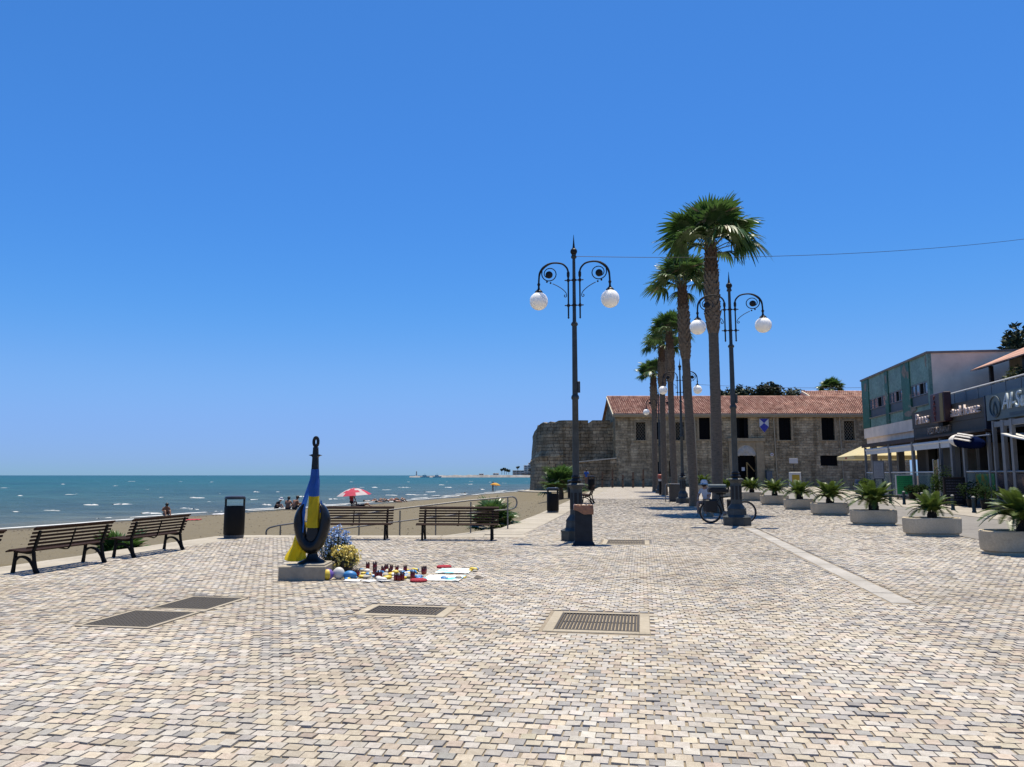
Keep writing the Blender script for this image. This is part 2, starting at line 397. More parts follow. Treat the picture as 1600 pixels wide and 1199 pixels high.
# ------------------------------------------------------------------ covers, slab bands, kerbs
CAST = mat('cast iron cover', (.075, .066, .055), .75, .3, 30, .3, .3)
CASTW = mat('worn iron bar', (.085, .074, .062), .7, .3, 40, .2, .4)
def cover_grate(key, label, nb, group=None):
    l0, l1, s0, s1 = COVERS[key]; w_, d_ = l1 - l0, s1 - s0
    t = thing('drain_grate', label, 'drain grate', (*W(l0, s0), 0), -A)
    if group: t['group'] = group
    b = MB()
    for (a, c, e, f) in ((-.105, 0, -.095, d_ + .08), (w_, w_ + .105, -.095, d_ + .08), (0, w_, -.095, 0), (0, w_, d_, d_ + .08)): b.cbox(a, c, e, f, -.03, .002, .006)
    b.build('surround', CONC, t)
    b = MB(); e = .025
    for (a, c, f, h) in ((0, e, 0, d_), (w_ - e, w_, 0, d_), (e, w_ - e, 0, e), (e, w_ - e, d_ - e, d_)): b.box(a, c, f, h, -.03, .004)
    b.build('frame', CASTW, t)
    b = MB(); b.box(.02, w_ - .02, .02, d_ - .02, -.06, -.028); b.build('pit', mat('drain pit', (.01, .01, .01), .95, .2, 5, 0, 0, .05), t)
    st = (w_ - .05) / nb; b = MB(); b.cbox(-st * .30, st * .30, .025, d_ - .025, -.03, .001, .004); me = b.mesh('bar'); me.materials.append(CASTW)
    for k in range(nb): link('bar', me, t, (.025 + st * (k + .5), 0, 0))
    b = MB(); b.box(.03, w_ - .03, d_ * .5 - .012, d_ * .5 + .012, -.03, -.004); b.build('cross_bar', CASTW, t)
cover_grate('grate_a', 'slotted iron drain grate in a cracked concrete surround, nearest of the grates', 22)
cover_grate('grate_b', 'low slotted drain grate in concrete in front of the memorial offerings', 19)
cover_grate('grate_c', 'slotted drain grate beside the lamp post with the brown bagged bin', 22)
def cover_plate(key, label):
    l0, l1, s0, s1 = COVERS[key]; w_, d_ = l1 - l0, s1 - s0
    t = thing('inspection_cover', label, 'manhole cover', (*W(l0, s0), 0), -A, 'dark inspection covers set in the square')
    b = MB()
    for (a, c, e, f) in ((-.045, 0, -.045, d_ + .045), (w_, w_ + .045, -.045, d_ + .045), (0, w_, -.045, 0), (0, w_, d_, d_ + .045)): b.box(a, c, e, f, -.03, .003)
    b.build('frame', CONC, t)
    b = MB(); b.box(.004, w_ - .004, .004, d_ - .004, -.03, -.001); b.build('plate', CAST, t)
    b = MB(); st = .024
    for i in range(int(w_ / st) - 1):
        for j in range(int(d_ / st) - 1):
            cx, cy = .024 + i * st, .024 + j * st; r1, r2 = (.010, .0035) if (i + j) % 2 else (.0035, .010)
            b.add([(cx - r1, cy, -.001), (cx, cy - r2, -.001), (cx + r1, cy, -.001), (cx, cy + r2, -.001), (cx, cy, .0035)], [(0, 1, 4), (1, 2, 4), (2, 3, 4), (3, 0, 4)])
    tag(b.build('tread_studs', CASTW, t), kind='stuff')
cover_plate('plate_a', 'dark studded iron inspection cover, the nearer of the two at left')
cover_plate('plate_b', 'dark studded iron inspection cover, the farther of the two at left')
# pale slab channel
ch = tag(sheet('slab_channel', 2.9, 3.18, 10.0, 23.5, -.009, BED, 1, 4))
b = MB(); b.cbox(-.137, .137, -.2, .2, -.02, .0, .005); me = b.mesh('slab'); me.materials.append(world_mat('worn grey slab', (.50, .475, .435), .8, 12, .14, 1.0, .2, 80))
k = 0; s = 10.2
while s < 23.3:
    link('slab', me, ch, (*W(3.04, s), random.Random(k).uniform(-.007, .0)), (random.Random(k).uniform(-.006, .006), 0, -A)); s += .405; k += 1
# limestone edging
def kerb(name, pts_fn, s0, s1, step, wd, skip=None):
    root = None; s = s0; k = 0
    root = thing(name, None, None); root['kind'] = 'structure'
    b = MB(); b.cbox(-wd / 2 + .004, wd / 2 - .004, -step / 2 + .004, step / 2 - .004, -.16, .006, .012); me = b.mesh('kerb_slab'); me.materials.append(LIME)
    while s < s1:
        (xx, yy), rz = pts_fn(s + step / 2)
        link('kerb_slab', me, root, (xx, yy, zg(yy) + random.Random(k).uniform(-.004, .004)), (0, 0, rz)); s += step; k += 1
    return root
kerb('kerb_left', lambda s: (W(-10.0, s), -A), -3, 17.9, 1.1, .9)
kerb('kerb_ramp', lambda s: ((s, 19.30), math.pi / 2), -7.0, .3, 1.05, .62)
kerb('kerb_promenade', lambda s: (W(-3.5, s), -A), 19.6, 74, 1.1, 1.0)
# quay walls under the edges
QW = world_mat('quay concrete', (.3, .27, .22), .9, 4, .2, .6, .3, 30)
b = MB()
b.M = Matrix.Rotation(-A, 4, 'Z'); b.box(-10.42, -9.6, -8, 18.2, -1.6, -.17); b.box(-3.96, -3.1, 21.5, 75, -1.4, -.17)
b.M = Matrix.Identity(4); b.box(-7.0, .2, 19.06, 19.58, -1.6, -.17)
tag(b.build('quay_wall', QW), kind='structure')
# ramp from the landing down to the beach
V = []; F = []; nr = 20
for i in range(nr + 1):
    xx = .75 - 7.6 * i / nr; z = -.004 - .72 * max(0, (i - 3) / (nr - 3)); y1 = 22.35 - 1.75 * max(0, (i - 2) / (nr - 2))
    V += [(xx, 19.62, z), (xx, y1, z), (xx, y1, z - .5), (xx, 19.62, z - .5)]
for i in range(nr):
    a = 4 * i
    for q in range(4): F.append((a + q, a + (q + 1) % 4, a + 4 + (q + 1) % 4, a + 4 + q))
F += [(3, 2, 1, 0), tuple(4 * nr + q for q in range(4))]
me = bpy.data.meshes.new('beach_ramp'); me.from_pydata(V, [], F); fix_normals(me); me.materials.append(CONC_P); tag(link('beach_ramp', me), kind='structure')

# ------------------------------------------------------------------ beach and sea
SEA = -1.0
SHORE = [(-36, -30), (-31, 0), (-26.5, 20), (-23.2, 35.3), (-21, 42.6), (-17.7, 53.7), (-11.45, 69.4), (-7.2, 87.2), (-1, 112), (5.7, 138.6), (14, 170), (30, 230)]
def shore_x(y):
    for (x0, y0), (x1, y1) in zip(SHORE, SHORE[1:]):
        if y0 <= y <= y1: return x0 + (x1 - x0) * (y - y0) / (y1 - y0)
    return SHORE[-1][0]
def land_x(y):
    if y < 19.3: return W(-10.1, (y + -10.1 * SA) / CA)[0]
    if y < 22.5: return .1 if y > 20 else -6
    if y < 76: return W(-3.7, (y - 3.7 * SA) / CA)[0]
    return 9.0
def sand_z(xx, yy):
    d = (xx - shore_x(yy)) * .85
    z = SEA + (.032 * d if d < 0 else .26 * (1 - math.exp(-d / 6)))
    if yy > 19:
        e = land_x(yy) - xx; z = max(z, z + (-.16 + zg(yy) * .8 - z) * math.exp(-(e / 3.6) ** 2) * min(1, (yy - 19) / 8))
    z += .035 * mnoise.noise(Vector((xx * .8, yy * .8, 0))) + .022 * mnoise.noise(Vector((xx * 2.6, yy * 2.6, 3))) if d > 1 else .01 * mnoise.noise(Vector((xx, yy * .5, 0)))
    return z
ys = list(np.concatenate([np.arange(-20, 8, 2.0), np.arange(8, 45, .35), np.arange(45, 90, .8), np.arange(90, 172, 3)])); V = []; F = []; nx = 110
for yy in ys:
    x0 = shore_x(yy) - 14; x1 = land_x(yy)
    for i in range(nx + 1):
        xx = x0 + (x1 - x0) * i / nx; V.append((xx, yy, sand_z(xx, yy)))
for j in range(len(ys) - 1):
    for i in range(nx):
        a = j * (nx + 1) + i; F.append((a, a + 1, a + nx + 2, a + nx + 1))
m, t, bs = nodes('beach sand'); gm = N(t, 'ShaderNodeNewGeometry'); sx = N(t, 'ShaderNodeSeparateXYZ'); L_(t, gm.outputs['Position'], sx.inputs[0])
n1 = N(t, 'ShaderNodeTexNoise', i_Scale=1.3, i_Detail=8, i_Roughness=.7); n2 = N(t, 'ShaderNodeTexNoise', i_Scale=14, i_Detail=6, i_Roughness=.7)
for q in (n1, n2): L_(t, gm.outputs['Position'], q.inputs['Vector'])
c = mix(t, n1.outputs[0], (.094, .077, .043), (.140, .118, .069)); c = mix(t, 1.0, c, ramp(t, n2.outputs[0], [(.35, (.75, .73, .7)), (.65, (1.1, 1.1, 1.1))]), 'MULTIPLY')
mr = N(t, 'ShaderNodeMapRange'); mr.inputs['From Min'].default_value = -1.03; mr.inputs['From Max'].default_value = -.93; L_(t, sx.outputs[2], mr.inputs['Value'])
c = mix(t, mr.outputs[0], (.07, .057, .037), c); L_(t, c, bs.inputs['Base Color']); bs.inputs['Roughness'].default_value = .9
bp = N(t, 'ShaderNodeBump', i_Strength=.6, i_Distance=.06); L_(t, n2.outputs[0], bp.inputs['Height']); L_(t, bp.outputs[0], bs.inputs['Normal'])
m_sand = m; me = bpy.data.meshes.new('beach'); me.from_pydata(V, [], F); me.polygons.foreach_set('use_smooth', [True] * len(F)); me.materials.append(m); tag(link('beach', me), kind='structure')

m, t, bs = nodes('sea water'); gm = N(t, 'ShaderNodeNewGeometry')
at = N(t, 'ShaderNodeAttribute', attribute_name='deep')
colr = ramp(t, at.outputs['Fac'], [(0, (.085, .085, .062)), (.12, (.050, .072, .066)), (.3, (.026, .066, .066)), (.5, (.010, .064, .068)), (.8, (.005, .050, .062)), (1, (.004, .032, .052))])
mp = N(t, 'ShaderNodeMapping'); mp.inputs['Rotation'].default_value = (0, 0, R(-18)); mp.inputs['Scale'].default_value = (.35, 1.0, 1); L_(t, gm.outputs['Position'], mp.inputs['Vector'])
w1 = N(t, 'ShaderNodeTexNoise', i_Scale=.55, i_Detail=9, i_Roughness=.68); w2 = N(t, 'ShaderNodeTexNoise', i_Scale=.06, i_Detail=5, i_Roughness=.6)
for q in (w1, w2): L_(t, mp.outputs[0], q.inputs['Vector'])
colr = mix(t, 1.0, colr, ramp(t, w2.outputs[0], [(.35, (.72, .78, .8)), (.65, (1.25, 1.2, 1.15))]), 'MULTIPLY')
colr = mix(t, 1.0, colr, ramp(t, w1.outputs[0], [(.36, (.62, .68, .7)), (.62, (1.3, 1.25, 1.2))]), 'MULTIPLY')
bs.inputs['Roughness'].default_value = .35; bs.inputs['IOR'].default_value = 1.33; bs.inputs['Specular IOR Level'].default_value = .22
L_(t, colr, bs.inputs['Base Color'])
bp = N(t, 'ShaderNodeBump', i_Strength=1.0, i_Distance=.5); L_(t, w1.outputs[0], bp.inputs['Height']); L_(t, bp.outputs[0], bs.inputs['Normal'])
WATER = m
rs = [12 * 1.028 ** k for k in range(288)]; na = 300; V = []; F = []; D = []
for r in rs:
    for i in range(na + 1):
        a = R(-75 + 105 * i / na); xx, yy = r * math.sin(a), r * math.cos(a) + 6
        d = (shore_x(min(yy, 230)) - xx) if yy < 230 else 60 + r * .3
        amp = min(1, max(0, 90 / r)); z = 0
        if amp > .2:
            q = -xx * .86 + yy * .36
            z = amp * (.055 * math.sin(q * .9 + 1.7 * mnoise.noise(Vector((xx * .06, yy * .06, 0)))) + .05 * mnoise.noise(Vector((xx * .5, yy * .5, 0))) + .03 * mnoise.noise(Vector((xx * 1.3, yy * 1.3, 5))))
        V.append((xx, yy, SEA + z)); D.append(min(1, max(0, math.log(max(d, 0) / 6 + 1) / math.log(1200))))
for j in range(len(rs) - 1):
    for i in range(na):
        a = j * (na + 1) + i; F.append((a, a + na + 1, a + na + 2, a + 1))
me = bpy.data.meshes.new('sea'); me.from_pydata(V, [], F); at = me.attributes.new('deep', 'FLOAT', 'POINT'); at.data.foreach_set('value', D)
me.polygons.foreach_set('use_smooth', [True] * len(F)); me.materials.append(WATER); tag(link('sea', me), kind='structure')
# breaking crests
FOAM = mat('sea foam', (.75, .78, .78), .8, .12, 3, .4)
rr = random.Random(8); b = MB()
def seap(px, py):
    X, Y = px - 800, -(py - 599.5); c, s = math.cos(PITCH), math.sin(PITCH); d = (X, 1200 * c - Y * s, 1200 * s + Y * c); k = (SEA - 1.5) / d[2]; return d[0] * k, d[1] * k
def crest(cx, cy, ln, h):
    n_ = max(6, int(ln / .35)); ang = R(72) + rr.uniform(-.06, .06); ux, uy = math.sin(ang), math.cos(ang) * .25; V = []; F = []
    for i in range(n_ + 1):
        t_ = i / n_; e = math.sin(math.pi * t_) ** .6; off = .25 * mnoise.noise(Vector((cx + i * .5, cy, 0))); hh = h * e * (.15 + 1.1 * rr.random() * rr.random() + .3 * rr.random()); wd = h * 1.5 * e * (.5 + .8 * rr.random())
        px_, py_ = cx + (t_ - .5) * ln * ux, cy + (t_ - .5) * ln * uy + off
        V += [(px_ - wd * .3, py_ + wd, SEA - .05), (px_, py_ + wd * .3, SEA + hh), (px_ + .1, py_ - wd * .4, SEA + hh * .7), (px_ + .15, py_ - wd * .8 - .02, SEA - .04)]
    for i in range(n_):
        for q in range(3): a = 4 * i + q; F.append((a, a + 1, a + 5, a + 4))
    b.add(V, F)
for (px, py, wpx) in [(78, 798, 30), (140, 789, 22), (172, 786, 22), (190, 788, 30), (172, 810, 44), (70, 816, 26), (235, 802, 32), (252, 778, 12), (306, 778, 24), (288, 795, 20), (325, 785, 24), (300, 796, 10), (98, 757, 8), (395, 781, 16), (400, 769, 10),
                      (415, 789, 14), (435, 769, 8), (565, 762, 12), (585, 762, 10), (630, 762, 24), (660, 774, 30), (672, 769, 22), (700, 762, 12), (752, 765, 10), (535, 781, 26), (560, 789, 14), (610, 774, 20), (640, 773, 20), (520, 780, 16), (470, 776, 14), (345, 772, 12), (20, 800, 16), (230, 765, 6), (30, 775, 10), (690, 758, 10), (735, 757, 8), (340, 800, 14), (150, 812, 14)]:
    X, Y = seap(px, py); crest(X, Y, max(.8, wpx * Y / 1200 * .95), .045 + .0006 * Y)
for k in range(26):
    yy = rr.uniform(60, 330); xx = shore_x(min(yy, 230)) - rr.uniform(8, 190)
    crest(xx, yy, rr.uniform(.8, 2.4), .02 + .0003 * yy)
# thin lace of surf along the waterline
for q in range(3):
    V = []; F = []; yy = 18.0; k = 0
    while yy < 150:
        xx = shore_x(yy) - (.5 + 1.5 * q) + .5 * mnoise.noise(Vector((yy * .25, q * 7.0, 0))); on = mnoise.noise(Vector((yy * .11 + q * 13, q, 4))) > (-.12 + .12 * q); wd = (.10 + .10 * rr.random()) * (1 if on else .0)
        V += [(xx - wd, yy, SEA + .07), (xx, yy, SEA + .085 + .05 * wd), (xx + wd * 1.3, yy, SEA + .07)]
        if k and on: a = 3 * (k - 1); F += [(a, a + 1, a + 4, a + 3), (a + 1, a + 2, a + 5, a + 4)]
        yy += .35; k += 1
    b.add(V, F)
tag(b.build('breaking_waves', FOAM, smooth=True), 'small white breaking crests scattered over the inshore sea', 'waves', kind='stuff')
# ------------------------------------------------------------------ shared materials
BLACK = mat('black painted metal', (.007, .007, .007), .55, .3, 8, .05, .0, .18)
LAMPG = mat('grey green lamp paint', (.068, .078, .078), .55, .3, 5, .1, .0, .3)
LAMPD = mat('dark lamp iron', (.02, .02, .021), .5, .3, 6, .05, 0, .25)
OPAL = mat('opal globe', (1.35, 1.3, 1.2), .3, .01, 2); bsdf_ = OPAL.node_tree.nodes['Principled BSDF']; bsdf_.inputs['Subsurface Weight'].default_value = 1; bsdf_.inputs['Subsurface Radius'].default_value = (1, 1, 1); bsdf_.inputs['Subsurface Scale'].default_value = .3
WOOD = mat('dark brown slat', (.042, .022, .016), .75, .4, 9, .15, 0, .12, 40)
IRON = mat('bench iron', (.010, .009, .009), .65, .3, 9, .1, 0, .15)
STEEL = mat('brushed steel rail', (.30, .29, .27), .38, .15, 12, .05, .85)

# ------------------------------------------------------------------ benches
def make_bench(label):
    t = thing('park_bench', label, 'bench', group='slatted benches on the square')
    for xx in (-.82, .82):
        b = MB(); h = .024
        b.bar([(-.27, 0), (-.255, .12), (-.235, .30), (-.225, .405)], [.065, .05, .045, .05], 0, xx - h, xx + h)
        b.bar(smoothpath([(-.24, .235), (-.15, .30), (-.02, .305), (.10, .25), (.20, .14), (.27, 0)], 4), .042, 0, xx - h * .9, xx + h * .9)
        b.bar([(.19, .40), (.215, .25), (.26, .10), (.31, 0)], [.05, .045, .045, .075], 0, xx - h, xx + h)
        b.bar(smoothpath([(-.26, .415), (-.05, .395), (.12, .385), (.19, .43), (.255, .62), (.32, .80)], 4), .042, 0, xx - h, xx + h)
        b.build('side_frame', IRON, t)
    b = MB(); b.bar(smoothpath([(-.22, .405), (.0, .385), (.13, .38), (.195, .44), (.255, .62), (.315, .79)], 3), .022, 0, -.012, .012); b.build('middle_strap', IRON, t)
    b = MB(); b.cbox(-.97, .97, -.032, .032, -.014, .014, .006); me = b.mesh('slat'); me.materials.append(WOOD); b = MB(); b.cbox(-.97, .97, -.021, .021, -.013, .013, .006); me2 = b.mesh('slat'); me2.materials.append(WOOD)
    for yy, zz, tl in ((-.285, .425, .35), (-.215, .447, .0), (-.135, .440, -.06), (-.055, .430, -.08), (.025, .421, -.1), (.10, .417, .1)):
        link('slat', me, t, (0, yy, zz), (tl, 0, 0))
    for k in range(6):
        f = k / 5; link('slat', me2, t, (0, .172 + .135 * f + .012, .492 + .345 * f), (R(90 - 20), 0, 0))
    link('slat', me, t, (0, .355, .862), (R(25), 0, 0))
    return t
bench = make_bench('dark slatted bench facing the sea, nearest whole bench at left')
def set_at(o, l, s, rz, dz=0): o.location = WZ(l, s, dz); o.rotation_euler = (0, 0, rz)
SEAW = -A - math.pi / 2; BSL = (.93, .74, .81); BSM = (.98, .76, .86)
set_at(bench, -9.41, 11.45, SEAW); bench.scale = BSL
copy_thing(bench, 'dark slatted bench facing the sea, second along the left kerb', WZ(-9.42, 13.78), SEAW, BSL)
copy_thing(bench, 'dark slatted bench cut off by the left edge of the picture', WZ(-9.42, 9.1), SEAW, BSL)
copy_thing(bench, 'dark slatted bench behind the anchor monument', (-3.78, 18.42, 0), R(1), BSM)
copy_thing(bench, 'dark slatted bench facing the square, in front of the beach ramp handrail', (-1.27, 18.26, 0), R(-3), BSM)
copy_thing(bench, 'dark slatted bench seen end on behind the grey litter bin', WZ(-2.75, 39.5), SEAW, 1.05)

# ------------------------------------------------------------------ litter bins
def make_bin(label):
    t = thing('litter_bin', label, 'litter bin', group='black hooded litter bins')
    r = .235
    b = MB(); b.lathe([(r * .96, .0), (r * .98, .03), (r * 1.0, .07)], 24); b.build('base_ring', mat('bin grey base', (.13, .13, .125), .6), t, True)
    b = MB(); b.lathe([(r * .98, .07), (r * 1.03, .10), (r * 1.03, .72), (r * .99, .755), (r * .9, .757), (r * .9, .70), (.0, .70)], 28, cap=False); b.build('body', BLACK, t, True)
    for k in range(2):
        b = MB(); a = k * math.pi + .25
        for q in range(7):
            a0 = a - .455 + q * .13; a1 = a0 + .13
            p = [(r * c * math.cos(g), r * c * math.sin(g), z) for c, g, z in ((1.0, a0, .75), (1.0, a1, .75), (1.0, a1, .93), (1.0, a0, .93), (.93, a0, .75), (.93, a1, .75), (.93, a1, .93), (.93, a0, .93))]
            b.add(p, [(0, 1, 2, 3), (5, 4, 7, 6), (0, 4, 5, 1), (2, 6, 7, 3), (1, 5, 6, 2), (4, 0, 3, 7)])
        b.build('hood_post', BLACK, t)
    b = MB(); b.lathe([(r * .9, .925), (r * 1.04, .92), (r * 1.05, .955), (r * .98, .985), (r * .7, 1.0), (0.001, 1.005)], 28); b.build('lid', mat('bin lid', (.04, .04, .042), .35, .2, 6, 0, 0, .4), t, True)
    return t
lb = make_bin('black hooded litter bin at the kerb corner by the left benches'); lb.location = (-6.72, 18.85, .006)
copy_thing(lb, 'black hooded litter bin on the promenade kerb left of the nearest lamp post', WZ(-3.55, 31.2), 0)
copy_thing(lb, 'black hooded litter bin half hidden behind the nearest lamp pedestal', WZ(-4.0, 45.2), 0, 1.1)
copy_thing(lb, 'small black litter bin beside the person in the blue shirt', WZ(-4.0, 62.5), 0, 1.2)
# grey bin with brown bag
t = thing('bagged_bin', 'dark grey square bin with a brown bag folded over its rim, beside the lamp post', 'litter bin', (1.56, 17.0, 0), R(-4))
GB = mat('slate grey bin', (.026, .031, .038), .6, .25, 6, .1, 0, .2)
b = MB(); b.lathe([(.335, .0), (.335, .02), (.285, .07), (.268, .10), (.262, .84)], 4, rot=math.pi / 4, cap=False); 
b.build('body', GB, t)
b = MB(); b.lathe([(.20, .02), (.2, .6)], 4, rot=math.pi / 4); b.build('liner', BLACK, t)
b = MB()
for (a0, a1, c0, c1) in ((-.20, .20, -.20, -.17), (-.20, .20, .17, .20), (-.20, -.17, -.17, .17), (.17, .20, -.17, .17)): b.box(a0, a1, c0, c1, .84, .865)
b.build('rim', mat('grey rim', (.25, .24, .22), .6), t)
b = MB(); V = []; F = []; n = 48; rr = random.Random(3)
for i in range(n):
    a = 2 * math.pi * i / n; c, d = math.cos(a), math.sin(a); k = .197 / max(abs(c), abs(d))
    x_, y_ = c * k, d * k; low = .82 - .17 * (.5 + .5 * math.cos(a + .7)) + .015 * math.sin(5 * a)
    wv = 1.03 + .03 * math.sin(9 * a) + .015 * rr.random()
    V += [(x_ * .82, y_ * .82, .70), (x_ * .98, y_ * .98, .872 + .006 * math.sin(11 * a)), (x_ * 1.045, y_ * 1.045, .862), (x_ * (wv + .05), y_ * (wv + .05), (low + .86) / 2), (x_ * (wv + .045), y_ * (wv + .045), low)]
for i in range(n):
    j = (i + 1) % n
    for q in range(4): F.append((5 * i + q, 5 * j + q, 5 * j + q + 1, 5 * i + q + 1))
b.add(V, F); b.build('bag', mat('brown bin bag', (.40, .17, .075), .4, .3, 14, .5, 0, .5, 18), t, True)

# ------------------------------------------------------------------ lamp posts
def make_lamp(label):
    t = thing('street_lamp', label, 'lamp post', group='two globe lamp posts')
    O8 = math.pi / 8
    b = MB(); b.lathe([(.37, 0), (.37, .20), (.385, .205), (.385, .235), (.33, .25)], 8, rot=O8)
    b.lathe([(.33, .25), (.26, .30), (.245, .44), (.255, .45), (.25, .47), (.19, .55), (.165, .58), (.155, .60)], 8, rot=O8); b.build('base', LAMPG, t)
    b = MB(); b.lathe([(.152, .58), (.145, 1.18), (.155, 1.20), (.175, 1.24), (.215, 1.255), (.22, 1.285), (.15, 1.32)], 8, rot=O8); ped = b.build('pedestal', LAMPG, t)
    b = MB()
    for k in range(8):
        a = k * math.pi / 4; b.M = Matrix.Rotation(a, 4, 'Z'); b.box(.134, .1445, -.032, .032, .72, 1.10)
    b.M = Matrix.Identity(4); b.build('panel', LAMPD, ped)
    b = MB(); b.lathe([(.10, 1.30), (.12, 1.34), (.135, 1.37), (.12, 1.40), (.09, 1.43), (.105, 1.45), (.105, 1.47), (.078, 1.50)], 16); b.build('collar', LAMPD, t, True)
    b = MB(); b.lathe([(.078, 1.49), (.072, 3.28), (.088, 3.30), (.095, 3.34), (.085, 3.38), (.066, 3.40), (.058, 5.06), (.08, 5.08), (.085, 5.11), (.07, 5.14), (.045, 5.17), (.036, 6.72), (.065, 6.74), (.07, 6.77), (.05, 6.80), (.06, 6.82)], 16); b.build('pole', LAMPG, t, True)
    b = MB(); b.sphere((0, 0, 6.90), .085, 14, 10); b.lathe([(.05, 6.96), (.03, 7.0), (.018, 7.12), (.012, 7.2), (.004, 7.32)], 10); b.build('finial', LAMPD, t, True)
    b = MB(); b.cbox(.06, .12, -.045, .045, 3.45, 3.72, .008); b.build('junction_box', LAMPG, t)
    for z in (6.19, 5.57):
        b = MB(); b.tube([(-.22, 0, z), (.22, 0, z)], .014, 8); b.lathe([(.055, z - .02), (.06, z), (.055, z + .02)], 12)
        for sx in (-1, 1): b.tube([(sx * .14, 0, z - .05), (sx * .14, 0, z - .02), (sx * .14, 0, z + .02), (sx * .14, 0, z + .05)], [.018, .036, .036, .018], 8); b.tube([(sx * .2, 0, z), (sx * .235, 0, z)], [.02, .004], 8)
        b.build('cross_bar', LAMPD, t, True)
    for sx in (-1, 1):
        b = MB(); X = lambda q: [(sx * u, 0, v) for u, v in q]
        b.tube(X([(.14, 5.30), (.14, 6.36)]), .019, 8); b.tube(X([(.14, 5.24), (.14, 5.27), (.14, 5.30)]), [.008, .026, .012], 8); b.tube(X([(.14, 6.24), (.14, 6.30), (.14, 6.38), (.14, 6.42)]), [.02, .036, .036, .018], 8)
        arch = smoothpath([(.14, 0, 6.40), (.175, 0, 6.50), (.28, 0, 6.60), (.45, 0, 6.635), (.60, 0, 6.615), (.74, 0, 6.53), (.83, 0, 6.40), (.855, 0, 6.25), (.86, 0, 6.08)], 5)
        b.tube([(sx * p.x, 0, p.z) for p in arch], [.022 + .012 * max(0, 1 - abs(i / len(arch) - .62) * 5) for i in range(len(arch))], 8)
        sc = []
        for k in range(30):
            a = R(20) - k / 29 * R(560); rr_ = .205 - .125 * (k / 29); sc.append((.585 + .03 * (k / 29) - .0 + rr_ * math.cos(a), 6.36 + .01 + rr_ * .98 * math.sin(a)))
        b.tube(X([(.80, 6.46)] + sc), [.016] + [.014 - .004 * k / 29 for k in range(30)], 7)
        st = smoothpath([(.52, 0, 6.12), (.42, 0, 6.07), (.30, 0, 5.99), (.21, 0, 5.90), (.18, 0, 5.82), (.20, 0, 5.78), (.235, 0, 5.79), (.235, 0, 5.825), (.21, 0, 5.83)], 4)
        b.tube([(sx * p.x, 0, p.z) for p in st], .010, 6)
        for (u, v) in ((.64, 6.61), (.72, 6.55), (.57, 6.14), (.66, 6.17)): b.sphere((sx * u, 0, v), .024, 8, 6)
        arm = b.build('arm', LAMPD, t, True)
        b = MB(); b.M = Matrix.Translation((sx * .605, 0, 6.345)) @ Matrix.Rotation(math.pi / 2, 4, 'X'); b.lathe([(.03, -.05), (.085, -.03), (.09, 0), (.085, .03), (.03, .05)], 14); b.build('rosette', LAMPD, arm, True)
        b = MB(); b.lathe([(.02, 6.16), (.04, 6.12), (.022, 6.06), (.03, 6.0), (.075, 5.955), (.098, 5.93), (.09, 5.905)], 14)
        for i, v in enumerate(b.v): b.v[i] = (v[0] + sx * .86, v[1], v[2])
        b.build('lamp_holder', LAMPD, t, True)
        b = MB(); b.sphere((sx * .86, 0, 5.70), .222, 24, 16); b.build('globe', OPAL, t, True)
    return t
lamp = make_lamp('grey lamp post with two white globes standing beside the brown bagged bin')
lamp.location = (1.50, 18.15, 0); lamp.rotation_euler = (0, 0, -A)
copy_thing(lamp, 'grey lamp post with two white globes standing in front of the parked bicycle', WZ(2.83, 24.4), -A, (1.15, 1.15, 1.075))
copy_thing(lamp, 'grey two globe lamp post between the second and third palm trunks', WZ(2.1, 41.0), -A, 1.03)
copy_thing(lamp, 'farthest two globe lamp post among the palm trunks before the castle', WZ(1.33, 56.8), -A, 1.03)

# ------------------------------------------------------------------ palm trees
LEAF = mat('fan palm leaf', (.055, .135, .03), .36, .35, 3, 0, 0, .5, col2=(.13, .25, .06), transl=.28)
LEAFD = mat('dry palm leaf', (.30, .24, .13), .6, .3, 4, transl=.15)
PETI = mat('palm petiole', (.16, .20, .06), .5, .25, 6)
def trunk_mat(name, c1, c2, ring):
    m, t, b = nodes(name); tc = N(t, 'ShaderNodeTexCoord'); mp = N(t, 'ShaderNodeMapping'); mp.inputs['Scale'].default_value = (6, 6, ring); L_(t, tc.outputs['Object'], mp.inputs[0])
    n1 = N(t, 'ShaderNodeTexNoise', i_Scale=1.0, i_Detail=7, i_Roughness=.7); L_(t, mp.outputs[0], n1.inputs['Vector'])
    L_(t, ramp(t, n1.outputs[0], [(.3, c1), (.7, c2)]), b.inputs['Base Color']); b.inputs['Roughness'].default_value = .9
    bp = N(t, 'ShaderNodeBump', i_Strength=.7, i_Distance=.04); L_(t, n1.outputs[0], bp.inputs['Height']); L_(t, bp.outputs[0], b.inputs['Normal']); return m
TRK = trunk_mat('palm trunk', (.075, .055, .037), (.19, .145, .10), 22)
BOOT = trunk_mat('palm leaf bases', (.10, .065, .04), (.27, .195, .125), 9)
BOOTD = trunk_mat('fresh palm leaf bases', (.06, .035, .02), (.16, .095, .055), 9)
